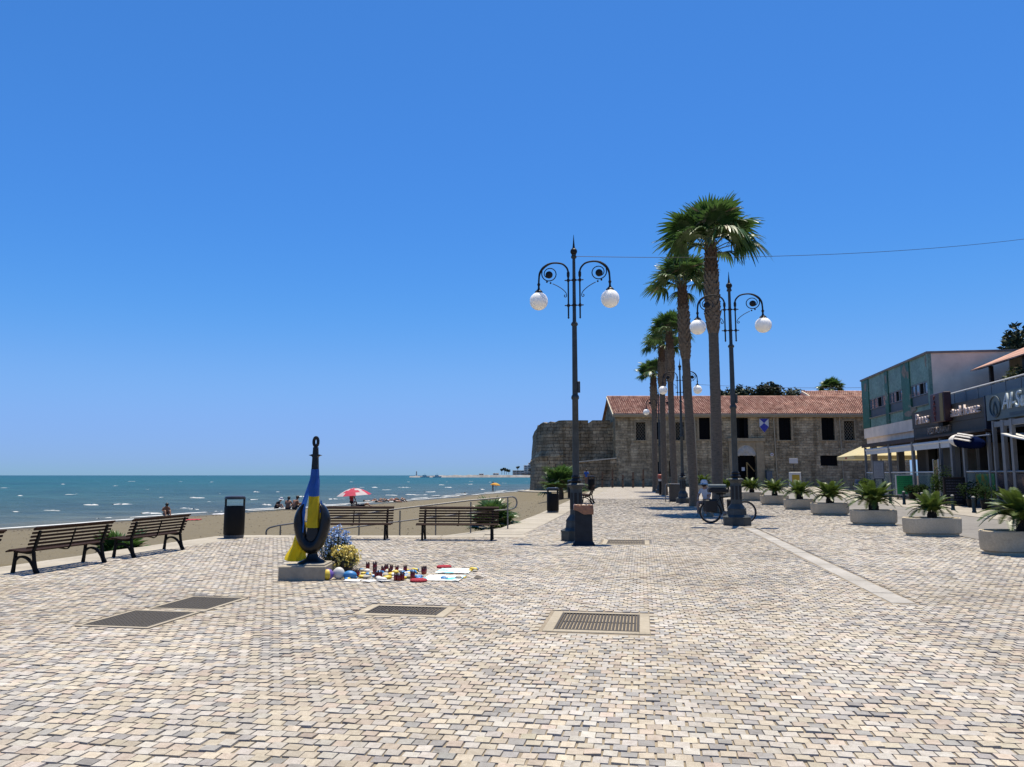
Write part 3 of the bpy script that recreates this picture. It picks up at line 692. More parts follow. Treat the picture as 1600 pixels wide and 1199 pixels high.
def fan_mesh(pl, Rb, nl, spread, droop, seed, name='frond'):
    r_ = random.Random(seed); b = MB()
    pth = smoothpath([(0, 0, 0), (pl * .5, 0, .03 * pl), (pl, 0, -.05 * pl)], 4)
    b.tube(pth, [.028 - .014 * i / (len(pth) - 1) for i in range(len(pth))], 5, 1)
    hub = Vector((pl, 0, -.05 * pl))
    for k in range(nl):
        a = (k / (nl - 1) - .5) * 2 * spread; a += r_.uniform(-.03, .03); Lf = Rb * (1 - .22 * abs(a / spread) ** 2) * r_.uniform(.9, 1.05)
        d = Vector((math.cos(a), math.sin(a), 0)); sd_ = Vector((-math.sin(a), math.cos(a), 0)); fold = .10 * abs(math.sin(a)) + .04
        dr = droop * r_.uniform(.6, 1.5); V = []
        for f, wd in ((.03, .012), (.38, .060), (.66, .052), (.86, .026), (1.0, .004)):
            wd *= Rb / 1.0; z = fold * f * Lf * .9 - dr * Lf * max(0, f - .35) ** 1.7 * 1.7
            p = hub + d * (Lf * f * (1 - .12 * dr * f)) + Vector((0, 0, z)); tw = Vector((0, 0, .012 * (1 if k % 2 else -1)))
            V += [tuple(p - sd_ * wd), tuple(p + sd_ * wd + tw)]
        b.add(V, [(2 * i, 2 * i + 1, 2 * i + 3, 2 * i + 2) for i in range(4)], 2 if r_.random() < .05 else 0)
    me = b.mesh(name); me.materials.append(LEAF); me.materials.append(PETI); me.materials.append(LEAFD); me.polygons.foreach_set('material_index', b.m); return me
FANS = [fan_mesh(1.2, 1.15, 34, R(125), d, 10 + i) for i, d in enumerate((.25, .38, .5, .65, .8))]
def palm(label, l, s, H_, r0, r1, boot0, sc, lean, seed, nfr=40, name='palm_tree', loc=None):
    rr = random.Random(seed); t = thing(name, label, 'palm tree', loc or WZ(l, s), 0, 'row of tall fan palms' if not loc else None)
    def axis(z): f = z / H_; return Vector((lean[0] * f + .05 * math.sin(3 * f + seed), lean[1] * f, z))
    def rad(z):
        f = z / H_
        if z < .6: return r0 * (1.28 - .28 * (z / .6) ** .6)
        return r0 + (r1 - r0) * f
    def bootr(z):
        g_ = (z - boot0) / (H_ - boot0); return rad(z) * (.98 + .30 * min(1, g_ / .16) - .42 * max(0, g_ - .45) / .55)
    b = MB(); n_ = 20; zs = [boot0 * 1.02 * k / 60 for k in range(61)]; V = []; F = []
    for k, z in enumerate(zs):
        c = axis(z); rr_ = rad(z) * (1 + .022 * (k % 2) + rr.uniform(-.012, .012)) * .90
        for i in range(n_):
            a = 2 * math.pi * i / n_; q = rr_ * (1 + .04 * mnoise.noise(Vector((math.cos(a) * 2, math.sin(a) * 2, z * 1.5 + seed)))); V.append((c.x + q * math.cos(a), c.y + q * math.sin(a), z))
    for k in range(60):
        for i in range(n_): j = (i + 1) % n_; F.append((k * n_ + i, k * n_ + j, k * n_ + n_ + j, k * n_ + n_ + i))
    b.add(V, F); b.build('trunk', TRK, t, True)
    b = MB(); pts = [axis(boot0 + (H_ - boot0) * k / 8) for k in range(9)]; b.tube(pts, [bootr(p.z) * .9 for k, p in enumerate(pts)], 14)
    z = boot0; k = 0
    while z < H_ - .1:
        rz_ = bootr(z); c = axis(z); mi = 1 if z > H_ - (H_ - boot0) * .38 else 0
        for q in range(9):
            a = 2 * math.pi * (q + .5 * (k % 2)) / 9 + rr.uniform(-.07, .07); ca, sa = math.cos(a), math.sin(a); h = rr.uniform(.2, .34); wd = rz_ * .36; o_ = rr.uniform(.03, .085)
            def P(rad_, tg, zz): return (c.x + ca * rad_ - sa * tg, c.y + sa * rad_ + ca * tg, zz)
            b.add([P(rz_ * .9, -wd, z), P(rz_ * .9, wd, z), P(rz_ + o_, wd * .38, z + h), P(rz_ + o_, -wd * .38, z + h), P(rz_ * .86, 0, z + h * .95), P(rz_ * 1.03, 0, z + h * .25)], [(0, 1, 5), (1, 2, 5), (2, 3, 5), (3, 0, 5), (3, 2, 4), (1, 4, 2), (0, 3, 4)], mi)
        z += .145; k += 1
    tag(b.build('leaf_bases', [BOOT, BOOTD], t), kind='stuff')
    top = axis(H_)
    for k in range(nfr):
        f = (k + .5) / nfr; el = R(85 - 80 * f ** 1.1) + rr.uniform(-.1, .1); az = k * 2.39996 + rr.uniform(-.25, .25)
        vi = min(4, max(0, int(f * 4.2 + rr.uniform(-.4, .6)))); o = link('frond', FANS[vi], t); q = sc * rr.uniform(.88, 1.1) * (.86 + .14 * f)
        o.location = top + Vector((math.cos(az) * .1, math.sin(az) * .1, -.25 * f)); o.scale = (q, q, q)
        o.rotation_euler = (Matrix.Rotation(az, 4, 'Z') @ Matrix.Rotation(-el, 4, 'Y') @ Matrix.Rotation(rr.uniform(-.5, .5), 4, 'X')).to_euler()
    return t
palm('tallest fan palm, with a thick trunk beside the bicycle', 2.95, 32.1, 11.05, .245, .215, 7.3, 1.06, (.15, .1), 1, 27)
palm('second tallest fan palm, just left of the tallest one', 2.40, 37.6, 10.8, .235, .20, 7.0, .82, (-.2, .1), 2, 25)
palm('fan palm with a slender trunk, third in the row from the right', 2.02, 49.2, 10.4, .225, .195, 7.2, .72, (-.07, 0), 3, 24)
palm('fan palm fourth in the row from the right, crown beside the third palm', 1.56, 52.7, 10.1, .22, .195, 6.9, .72, (-.06, 0), 4, 24)
palm('shortest and leftmost fan palm of the row, nearest the castle', 1.10, 61.4, 9.2, .23, .20, 6.4, .72, (-.08, 0), 5, 24)
palm('fan palm whose crown rises behind the castle roof', 0, 0, 12.4, .35, .3, 9, .85, (.2, 0), 6, 30, loc=(41.6, 100, .3))

# low fan palm shrubs
def fan_shrub(label, loc, sc, n_, seed, group='low fan palm shrubs'):
    rr = random.Random(seed); t = thing('fan_palm_shrub', label, 'shrub', loc, 0, group)
    b = MB(); b.tube([(0, 0, -.1), (.03, 0, .2 * sc), (0, .02, .5 * sc)], [.14 * sc, .12 * sc, .1 * sc], 9); b.build('trunk', BOOTD, t, True)
    for k in range(n_):
        f = (k + .5) / n_; el = R(80 - 75 * f) + rr.uniform(-.12, .12); az = k * 2.39996 + rr.uniform(-.3, .3); o = link('frond', FANS[rr.choice((0, 0, 1, 2))], t); q = .62 * sc * rr.uniform(.8, 1.1)
        o.location = (0, 0, .42 * sc - .2 * sc * f); o.scale = (q, q, q); o.rotation_euler = (Matrix.Rotation(az, 4, 'Z') @ Matrix.Rotation(-el, 4, 'Y')).to_euler()
    return t
fan_shrub('low fan palm growing on the sand behind the left benches', (-8.45, 16.9, -.75), .66, 22, 21)
fan_shrub('low fan palm growing beside the top of the beach ramp handrail', (-.62, 24.6, -.40), .72, 28, 22)
fan_shrub('larger fan palm shrub in front of the castle bastion', (3.5, 55.5, -.1), 1.5, 19, 23)

# ------------------------------------------------------------------ planters with cycads
PLC = world_mat('planter concrete', (.78, .66, .47), .85, 30, .16, 1.4, .35, 160)
CYC = mat('cycad leaf', (.07, .125, .02), .4, .3, 4, 0, 0, .5, col2=(.17, .25, .045), transl=.25)
CYT = mat('cycad trunk', (.035, .026, .018), .95, .4, 20, .8)
def cyc_mesh(seed, Ln, arch):
    rr = random.Random(seed); b = MB(); n_ = 9; P = []
    for i in range(n_):
        f = i / (n_ - 1); P.append(Vector((Ln * f * (1 - .10 * arch * f), 0, arch * Ln * (.42 * f - .62 * f * f))))
    b.tube(P, [.011 - .008 * i / (n_ - 1) for i in range(n_)], 4)
    nl = 28
    for k in range(nl):
        f = .10 + .9 * k / (nl - 1); i = min(int(f * (n_ - 1)), n_ - 2); g = f * (n_ - 1) - i; p = P[i].lerp(P[i + 1], g); d = (P[i + 1] - P[i]).normalized()
        ll = .19 * Ln * (math.sin(math.pi * min(1, f * .86 + .12)) ** .6) * rr.uniform(.9, 1.1) + .02
        for s_ in (-1, 1):
            o_ = (d * .55 + Vector((0, s_ * .85, .22))).normalized() * ll; w_ = d * .016
            b.add([tuple(p - w_), tuple(p + w_), tuple(p + o_ * .6 + w_ * .9 + Vector((0, 0, .006))), tuple(p + o_), tuple(p + o_ * .6 - w_ * .9)], [(0, 1, 2, 4), (4, 2, 3)])
    me = b.mesh('frond'); me.materials.append(CYC); return me
CYCS = [cyc_mesh(31 + i, .80, a) for i, a in enumerate((.45, .8, 1.15, 1.5))]
def make_planter(label):
    t = thing('planter', label, 'planter', group='concrete planters in a row along the street')
    b = MB(); E_ = .42
    b.lathe([(.60, .0), (.60, .05), (.625, .06), (.655, .075), (.665, .12), (.672, .40), (.668, .435), (.65, .45), (.62, .448), (.605, .43), (.60, .36)], 48, sy=.56, exp=.62, cap=False)
    b.build('tub', PLC, t, True)
    b = MB(); b.lathe([(.0001, .385), (.35, .392), (.606, .38)], 48, sy=.56, exp=.62, cap=False); b.build('soil', mat('planter soil', (.10, .07, .045), .95, .4, 14, .8), t)
    return t
def cycad(label, loc, seed, sc, nf):
    rr = random.Random(seed); t = thing('cycad', label, 'plant', loc, rr.uniform(0, 6), 'cycads in concrete planters', sc)
    b = MB(); b.lathe([(.12, -.04), (.15, .05), (.145, .2), (.11, .3), (.03, .33)], 14)
    for k in range(60):
        z = .02 + .28 * rr.random(); a = rr.random() * 6.28; r_ = .135; b.add([(r_ * math.cos(a - .16), r_ * math.sin(a - .16), z), (r_ * math.cos(a + .16), r_ * math.sin(a + .16), z), ((r_ + .035) * math.cos(a), (r_ + .035) * math.sin(a), z + .055)], [(0, 1, 2)])
    b.build('trunk', CYT, t)
    nf = int(nf * 1.3)
    for k in range(nf):
        f = (k + .5) / nf; el = R(64 - 58 * f) + rr.uniform(-.08, .08); az = k * 2.39996 + rr.uniform(-.2, .2); o = link('frond', CYCS[min(3, int(f * 4))], t); q = rr.uniform(.85, 1.08)
        o.location = (.06 * math.cos(az), .06 * math.sin(az), .31 - .05 * f); o.scale = (q, q, q); o.rotation_euler = (Matrix.Rotation(az, 4, 'Z') @ Matrix.Rotation(-el, 4, 'Y') @ Matrix.Rotation(rr.uniform(-.25, .25), 4, 'X')).to_euler()
    return t
PLS = [(7.13, 16.42, 1.03, 'nearest, cut by the right edge', .95, 32), (7.18, 21.08, 1.0, 'second nearest, with a sparse plant', .78, 22), (7.0, 25.4, 1.0, 'third nearest, with a broad plant', 1.0, 32), (7.05, 31.2, 1.02, 'fourth nearest', 1.0, 32),
       (6.78, 35.5, .98, 'fifth nearest, behind the bicycle wheel', .95, 28), (6.43, 39.8, 1.0, 'sixth nearest, right of the castle door', .95, 28), (6.0, 44.6, 1.0, 'seventh nearest, below the castle door', .95, 28), (5.3, 50.5, 1.0, 'eighth nearest, hidden by the lamp pedestal', .95, 26), (4.69, 61.5, 1.05, 'farthest, left of the tallest palm trunk', 1.0, 28)]
pl0 = None
for i, (l, s, sc, ds, cs, nf) in enumerate(PLS):
    lab = 'oval concrete planter, ' + ds
    if pl0 is None: pl0 = make_planter(lab); pl0.location = WZ(l, s); pl0.rotation_euler = (0, 0, -.05)
    else: copy_thing(pl0, lab, WZ(l, s), -.05 + .03 * (i % 3), sc)
    cycad('green cycad growing in the planter that is ' + ds.split(',')[0], WZ(l + (.12 if i == 0 else .02), s, .36 * sc), 50 + i, cs, nf)
# ------------------------------------------------------------------ castle
def at(px, py, Y):        # point on the plane y = Y that a pixel of the survey picture shows
    X, Yp = px - 800, -(py - 599.5); c, s = math.cos(PITCH), math.sin(PITCH); d = (X, 1200 * c - Yp * s, 1200 * s + Yp * c); k = Y / d[1]
    return d[0] * k, 1.5 + d[2] * k
def stone_mat(name, c1, c2, mortar, sx, sz, rough_edges=.06):
    m, t, b = nodes(name); g = N(t, 'ShaderNodeNewGeometry')
    sp = N(t, 'ShaderNodeSeparateXYZ'); L_(t, g.outputs['Position'], sp.inputs[0])
    ad = N(t, 'ShaderNodeMath', operation='ADD'); L_(t, sp.outputs[0], ad.inputs[0]); L_(t, sp.outputs[1], ad.inputs[1])
    cb = N(t, 'ShaderNodeCombineXYZ'); L_(t, ad.outputs[0], cb.inputs[0]); L_(t, sp.outputs[2], cb.inputs[1])
    wn = N(t, 'ShaderNodeTexNoise', i_Scale=1.6, i_Detail=3); L_(t, cb.outputs[0], wn.inputs['Vector'])
    mx = N(t, 'ShaderNodeVectorMath', operation='MULTIPLY_ADD'); mx.inputs[1].default_value = (.22, .10, 0); L_(t, wn.outputs['Color'], mx.inputs[0]); L_(t, cb.outputs[0], mx.inputs[2])
    br = N(t, 'ShaderNodeTexBrick', offset=.5, squash=.8, squash_frequency=3); br.inputs['Scale'].default_value = 1.0
    br.inputs['Brick Width'].default_value = sx; br.inputs['Row Height'].default_value = sz; br.inputs['Mortar Size'].default_value = .022; br.inputs['Mortar Smooth'].default_value = .5; br.inputs['Bias'].default_value = -.1
    br.inputs['Color1'].default_value = rgba(c1); br.inputs['Color2'].default_value = rgba(c2); br.inputs['Mortar'].default_value = rgba(mortar); L_(t, mx.outputs[0], br.inputs['Vector'])
    n2 = N(t, 'ShaderNodeTexNoise', i_Scale=.45, i_Detail=8, i_Roughness=.7); L_(t, g.outputs['Position'], n2.inputs['Vector'])
    mp = N(t, 'ShaderNodeMapping'); mp.inputs['Scale'].default_value = (1.4, 1.4, .22); L_(t, g.outputs['Position'], mp.inputs[0])
    n3 = N(t, 'ShaderNodeTexNoise', i_Scale=1.0, i_Detail=6, i_Roughness=.65); L_(t, mp.outputs[0], n3.inputs['Vector'])
    n4 = N(t, 'ShaderNodeTexNoise', i_Scale=5, i_Detail=6, i_Roughness=.7); L_(t, g.outputs['Position'], n4.inputs['Vector'])
    c = mix(t, 1.0, br.outputs['Color'], ramp(t, n2.outputs[0], [(.3, (.55, .54, .52)), (.7, (1.35, 1.32, 1.25))]), 'MULTIPLY')
    c = mix(t, 1.0, c, ramp(t, n3.outputs[0], [(.35, (.55, .53, .5)), (.6, (1.1, 1.1, 1.1))]), 'MULTIPLY')
    c = mix(t, 1.0, c, ramp(t, n4.outputs[0], [(.3, (.6, .6, .6)), (.65, (1.3, 1.3, 1.3))]), 'MULTIPLY')
    L_(t, c, b.inputs['Base Color']); b.inputs['Roughness'].default_value = .95; b.inputs['Specular IOR Level'].default_value = .15
    mh = N(t, 'ShaderNodeMath', operation='SUBTRACT'); L_(t, n4.outputs[0], mh.inputs[0]); L_(t, br.outputs['Fac'], mh.inputs[1])
    bp = N(t, 'ShaderNodeBump', i_Strength=.9, i_Distance=.09); L_(t, mh.outputs[0], bp.inputs['Height']); L_(t, bp.outputs[0], b.inputs['Normal']); return m
RUB = stone_mat('rubble stone wall', (.48, .395, .265), (.25, .205, .135), (.40, .325, .22), .62, .25)
ASH = stone_mat('fort ashlar', (.36, .29, .195), (.20, .16, .107), (.115, .09, .06), .78, .34)
DRESS = mat('dressed limestone trim', (.46, .36, .22), .9, .25, 3, .4)
SHUT = mat('black shutter', (.007, .007, .008), .8, .3, 6, 0, 0, .1)
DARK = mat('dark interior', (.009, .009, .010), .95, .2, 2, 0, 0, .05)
FY = 77.0; GZ = zg(77)
cs = thing('castle_range', 'long two storey stone castle building with red tiled roof behind the palms', 'building', (0, FY, GZ))
def fx(px): return at(px, 700, FY)[0]
def fz(py): return at(1100, py, FY)[1] - GZ
x0, x1 = fx(962), fx(1420); ez = fz(648)
# openings: (px0, px1, py0, py1, kind)
OPEN = [(994, 1009, 660, 688, 'grille'), (1026, 1037, 660, 687, 'shutter'), (1056, 1070, 660, 688, 'grille'), (1093, 1110, 653, 687, 'shutter'), (1149, 1170, 653, 685, 'balcony'),
        (1218, 1237, 653, 688, 'shutter'), (1285, 1305, 653, 688, 'shutter'), (1320, 1336, 658, 688, 'grille'), (1027, 1036, 722, 744, 'slit'), (1045, 1051, 720, 745, 'slit'), (1281, 1308, 712, 728, 'slit'), (1150, 1181, 712, 760, 'door')]
rects = [(fx(a), fx(b_), max(fz(d), -.05), fz(c), k) for a, b_, c, d, k in OPEN]
xs = sorted({x0, x1} | {q for r_ in rects for q in r_[:2]}); zs = sorted({-1.0, ez} | {q for r_ in rects for q in r_[2:4]})
b = MB()
for i in range(len(xs) - 1):
    for j in range(len(zs) - 1):
        cx, cz = (xs[i] + xs[i + 1]) / 2, (zs[j] + zs[j + 1]) / 2
        if any(r_[0] < cx < r_[1] and r_[2] < cz < r_[3] for r_ in rects): continue
        b.add([(xs[i], 0, zs[j]), (xs[i + 1], 0, zs[j]), (xs[i + 1], 0, zs[j + 1]), (xs[i], 0, zs[j + 1])], [(0, 1, 2, 3)])
for r_ in rects:
    a, c, d, e = r_[:4]; q = .45
    b.add([(a, 0, d), (c, 0, d), (c, 0, e), (a, 0, e), (a, q, d), (c, q, d), (c, q, e), (a, q, e)], [(0, 4, 5, 1), (1, 5, 6, 2), (2, 6, 7, 3), (3, 7, 4, 0)])
b.add([(x0, 0, -1), (x0, 0, ez), (x0, 9, ez), (x0, 9, -1)], [(0, 1, 2, 3)]); b.add([(x0, 4.5, ez + 2.05), (x0, 0, ez), (x0, 9, ez)], [(0, 1, 2)])
b.add([(x0, 9, -1), (x1, 9, -1), (x1, 9, ez), (x0, 9, ez)], [(0, 1, 2, 3)])
me = b.mesh('wall'); me.materials.append(RUB); link('wall', me, cs)
b = MB(); b.box(x0 + .2, x1, .46, .6, -.5, ez - .1); b.build('inner_dark', DARK, cs)
for k, (a, c, d, e, kind) in enumerate(rects):
    nm = 'door' if kind == 'door' else 'window'
    if kind in ('shutter', 'balcony', 'slit'):
        b = MB(); b.box(a, c, .16, .22, d, e)
        if kind == 'balcony': b.v = []; b.f = []; b.m = []; b.box(a, a + .38 * (c - a), .12, .18, d, e); b.box(c - .28 * (c - a), c, .12, .18, d, e)
        wdo = b.build(nm, SHUT, cs)
        if kind == 'shutter':
            b = MB(); st = (e - d) / 12
            for q in range(12): b.box(a + .08, (a + c) / 2 - .05, .10, .155, d + st * q + .03, d + st * (q + 1) - .04); b.box((a + c) / 2 + .05, c - .08, .10, .155, d + st * q + .03, d + st * (q + 1) - .04)
            tag(b.build('louvres', SHUT, wdo), kind='stuff')
    elif kind == 'grille':
        b = MB(); b.box(a, c, .30, .34, d, e); wdo = b.build(nm, DARK, cs); b = MB(); step = .19; W_ = c - a; H_ = e - d
        for q in range(-10, 20):
            for sg in (1, -1):
                p = []
                u0 = q * step * 1.4 - H_ * .5
                xa, za = (a + u0, d) if sg > 0 else (c - u0, d); xb, zb = xa + sg * H_ * .75, e
                # clip to the opening
                t0, t1 = 0, 1
                for lo, hi, p0, p1 in ((a, c, xa, xb),):
                    dd = p1 - p0; ta, tb = (lo - p0) / dd, (hi - p0) / dd
                    if ta > tb: ta, tb = tb, ta
                    t0, t1 = max(t0, ta), min(t1, tb)
                if t1 - t0 > .03: b.tube([(xa + (xb - xa) * t0, .2, za + (zb - za) * t0), (xa + (xb - xa) * t1, .2, za + (zb - za) * t1)], .022, 4)
        tag(b.build('lattice', mat('pale lattice', (.32, .28, .2), .7), wdo), kind='stuff')
    if kind in ('shutter', 'balcony', 'grille'):
        b = MB(); f_ = .2 if kind != 'grille' else .13
        b.box(a - f_, a, -.05, .1, d, e); b.box(c, c + f_, -.05, .1, d, e); b.box(a - f_ * 1.05, c + f_ * 1.05, -.06, .1, e, e + f_ * .9); b.box(a - f_ * 1.2, c + f_ * 1.2, -.1, .1, d - .12, d)
        b.build('window_surround', DRESS, cs)
# portal
dx0, dx1, dz1 = fx(1150), fx(1181), fz(712); cx = (dx0 + dx1) / 2
b = MB(); pw = .75
b.box(dx0 - pw, dx0, -.16, .05, -.3, fz(690)); b.box(dx1, dx1 + pw, -.16, .05, -.3, fz(690)); b.box(dx0 - pw - .12, dx1 + pw + .12, -.26, .04, fz(690), fz(685))
b.box(dx0, dx1, -.1, .05, fz(695), fz(690))
arch = [(cx + (dx1 - dx0) / 2 * math.cos(a_), dz1 + 1.05 * math.sin(a_)) for a_ in [math.pi * i / 14 for i in range(15)]]
b.poly([(dx0, fz(695))] + [(p[0], p[1]) for p in arch[::-1]] + [(dx1, fz(695))], (-.08, .05)); b.build('portal', DRESS, cs)
b = MB(); b.poly(arch, (-.02, .03)); 
for (u, v, q) in ((0, .62, .34), (-.45, .35, .3), (.45, .35, .3), (-.78, .15, .22), (.78, .15, .22)): b.sphere((cx + u, -.02, dz1 + v), q, 12, 8, sc=(1, .25, 1))
b.build('tympanum', mat('pale carved tympanum', (.62, .58, .5), .9, .15, 4, .3), cs)
b = MB(); b.box(dx0, dx0 + .55, .2, .26, -.05, dz1); b.box(dx0 + .55, dx1, .42, .46, -.05, dz1); dr = b.build('door', SHUT, cs)
b = MB(); b.box(dx0 + .55, dx0 + .85, .17, .2, 1.55, 1.9); b.build('notice', mat('white notice', (.8, .8, .8), .7, .05), dr)
b = MB(); b.box(dx0 + 1.0, dx0 + 1.12, .1, .2, -.05, 2.4); b.tube([(dx0 + 1.1, .1, 2.35), (dx1 - .2, .1, 1.5)], .05, 6); b.build('timber_post', mat('ochre timber', (.42, .28, .10), .8), dr)
# eaves, roof courses, gutter, downpipes
TILE = nodes('clay roof tile')[0]; t = TILE.node_tree; bb = t.nodes['Principled BSDF']; g = N(t, 'ShaderNodeNewGeometry')
mp = N(t, 'ShaderNodeMapping'); mp.inputs['Scale'].default_value = (4.4, .01, 3.6); L_(t, g.outputs['Position'], mp.inputs[0])
vo = N(t, 'ShaderNodeTexVoronoi', i_Scale=1.0); L_(t, mp.outputs[0], vo.inputs['Vector'])
n2 = N(t, 'ShaderNodeTexNoise', i_Scale=.7, i_Detail=6, i_Roughness=.7); L_(t, g.outputs['Position'], n2.inputs['Vector'])
c = ramp(t, vo.outputs['Color'], [(.1, (.23, .105, .072)), (.5, (.36, .19, .13)), (.9, (.48, .30, .22))])
c = mix(t, 1.0, c, ramp(t, n2.outputs[0], [(.3, (.72, .7, .68)), (.65, (1.15, 1.15, 1.15))]), 'MULTIPLY'); L_(t, c, bb.inputs['Base Color']); bb.inputs['Roughness'].default_value = .85
def tiled_slope(root, xa, xb, y0, z0, y1, z1, ncourse, name='roof'):
    b = MB(); nx_ = max(2, int((xb - xa) / .22)); dy, dz = (y1 - y0) / ncourse, (z1 - z0) / ncourse; V = []; F = []
    for k in range(ncourse):
        o_ = len(V)
        for i in range(nx_ * 2 + 1):
            xx = xa + (xb - xa) * i / (nx_ * 2); h = .05 if i % 2 else 0
            V += [(xx, y0 + dy * k - .03, z0 + dz * k + .0), (xx, y0 + dy * k - .03, z0 + dz * k + .085 + h), (xx, y0 + dy * (k + 1), z0 + dz * (k + 1) + .005 + h * .8)]
        for i in range(nx_ * 2):
            a = o_ + 3 * i; F += [(a, a + 3, a + 4, a + 1), (a + 1, a + 4, a + 5, a + 2)]
    b.add(V, F); o = b.mesh(name); o.materials.append(TILE); return link(name, o, root)
rz = at(1100, 621, FY + 4.5)[1] - GZ
tiled_slope(cs, x0 - .25, x1, -.45, ez + .02, 4.5, rz, 15); 
b = MB(); b.add([(x0 - .25, 4.5, rz), (x1, 4.5, rz), (x1, 9.4, ez), (x0 - .25, 9.4, ez)], [(0, 1, 2, 3)]); b.build('rear_roof_slope', TILE, cs)
b = MB(); b.tube([(x0 - .25, 4.5, rz + .03), (x1, 4.5, rz + .03)], .13, 8); b.build('ridge', TILE, cs)
b = MB(); b.poly([(-.5, ez + .0), (4.5, rz + .06), (4.5, rz - .14), (-.4, ez - .2)], (x0 - .33, x0 - .25), 0); b.build('verge_board', mat('cream verge', (.75, .68, .52), .7), cs)
b = MB(); b.box(x0 - .2, x1, -.42, .02, ez - .26, ez - .02); b.box(x0 - .25, x1, -.5, -.44, ez - .12, ez + .02); b.build('eaves', mat('cream eaves', (.52, .42, .27), .8, .15), cs)
hx = fx(1300); hz = at(1100, 610, FY + 5.5)[1] - GZ
tiled_slope(cs, hx, x1, 4.5, rz - .1, 7.2, hz + .1, 6, 'upper_roof')
b = MB(); b.add([(hx, 4.4, rz - .2), (hx, 7.2, hz), (hx, 10, rz - .2)], [(0, 1, 2)]); b.build('upper_gable', TILE, cs)
b = MB(); b.poly([(4.3, rz - .02), (7.2, hz + .12), (7.2, hz - .1), (4.5, rz - .2)], (hx - .12, hx), 0); b.build('verge_board', mat('cream verge', (.75, .68, .52)), cs)
for px in (1086, 1210, 1313):
    b = MB(); xx = fx(px); b.tube([(xx, -.35, ez - .15), (xx, -.12, ez - .55), (xx + .15, -.1, 0)], .055, 8); b.build('downpipe', mat('cream downpipe', (.55, .45, .3), .6), cs)
# small fixtures that hang on the castle wall: each its own thing
b = MB(); sx0, sx1, sz0, sz1 = fx(1187.5), fx(1202), fz(676.5), fz(654.5); mx_ = (sx0 + sx1) / 2; yq = FY - .12
sh = thing('shield_sign', 'blue and white shield sign on the castle wall right of the door', 'sign', (mx_, yq, sz0 + GZ)); hw = (sx1 - sx0) / 2; hh = sz1 - sz0
b = MB(); b.poly([(-hw, hh), (hw, hh), (hw, hh * .42), (0, 0), (-hw, hh * .42)], (0, .05)); b.build('plate', mat('white enamel', (.8, .8, .82), .5, .05), sh)
BLU = mat('blue enamel', (.03, .04, .42), .5, .08)
b = MB(); b.poly([(-hw * .97, hh * .99), (hw * .97, hh * .99), (0, hh * .68)], (-.012, 0)); b.build('blue_triangle', BLU, sh)
b = MB(); b.poly([(0, hh * .68), (hw * .97, hh * .42), (0, 0.02), (-hw * .97, hh * .42)], (-.012, 0)); b.build('blue_diamond', BLU, sh)
t = thing('information_sign', 'small white rectangular sign on a thin post before the castle wall', 'sign', (fx(1239) * .97, FY * .97, GZ))
b = MB(); b.cbox(-.42, .42, -.02, .02, 2.25, 2.75, .01); b.build('panel', mat('white sign', (.7, .7, .7), .6, .05), t); b = MB(); b.tube([(0, .04, 0), (0, .04, 2.4)], .03, 6); b.build('post', LAMPG, t)
t = thing('wall_clock', 'small round white fitting on the castle wall below the shield', 'wall fitting', (fx(1205), FY - .1, fz(710.5) + GZ))
b = MB(); b.M = Matrix.Rotation(math.pi / 2, 4, 'X'); b.lathe([(.16, 0), (.16, .06), (.12, .07)], 16); b.build('disc', mat('white enamel', (.8, .8, .8)), t); b = MB(); b.M = Matrix.Rotation(math.pi / 2, 4, 'X'); b.lathe([(.07, .07), (.06, .09)], 12); b.build('centre', mat('red enamel', (.4, .1, .06), .5), t)
t = thing('service_cabinet', 'tall grey blue metal cabinet beside the castle door', 'cabinet', (fx(1198), FY - .6, GZ)); b = MB(); b.cbox(-.28, .28, 0, .4, 0, 1.5, .02); b.build('body', mat('grey blue metal', (.09, .13, .17), .5), t); b = MB(); b.box(-.3, .3, -.03, .43, 1.5, 1.54); b.build('lid', mat('grey blue metal', (.1, .14, .18)), t)

# ------------------------------------------------------------------ fort: bastion, curtain, ramp wall
ft = thing('fort_bastion', 'weathered stone fort with rounded corner and battlements at the beach end', 'fort', (0, 0, 0))
def wallstrip(pts, tops, bots, thick, name, m, batter=0, nz=14):
    V = []; F = []; n_ = len(pts)
    for i, (x_, y_) in enumerate(pts):
        for k in range(nz + 1):
            f = k / nz; z = bots[i] + (tops[i] - bots[i]) * f
            px_, py_ = pts[max(i - 1, 0)]; qx, qy = pts[min(i + 1, n_ - 1)]; d = Vector((qx - px_, qy - py_)).normalized(); nr = Vector((d.y, -d.x))
            q = batter * (1 - f) + .11 * mnoise.noise(Vector((x_ * .7, y_ * .7, z * .9))) + .06 * mnoise.noise(Vector((x_ * 2.2, y_ * 2.2, z * 2.4))) + (.14 if batter and .52 < f < .6 else 0)
            V.append((x_ + nr.x * q, y_ + nr.y * q, z))
        V.append((x_ - nr.x * thick, y_ - nr.y * thick, tops[i])); V.append((x_ - nr.x * thick, y_ - nr.y * thick, bots[i]))
    w_ = nz + 3
    for i in range(n_ - 1):
        for k in range(w_ - 1): F.append((i * w_ + k, (i + 1) * w_ + k, (i + 1) * w_ + k + 1, i * w_ + k + 1))
    F += [tuple(range(w_))[::-1], tuple((n_ - 1) * w_ + k for k in range(w_))]
    me = bpy.data.meshes.new(name); me.from_pydata(V, [], F); fix_normals(me); me.materials.append(m); return link(name, me, ft)
FB = 79.0
cA = at(868, 700, FB)[0]; tz = at(880, 657, FB)[1]; cut = at(900, 668, FB)[1]
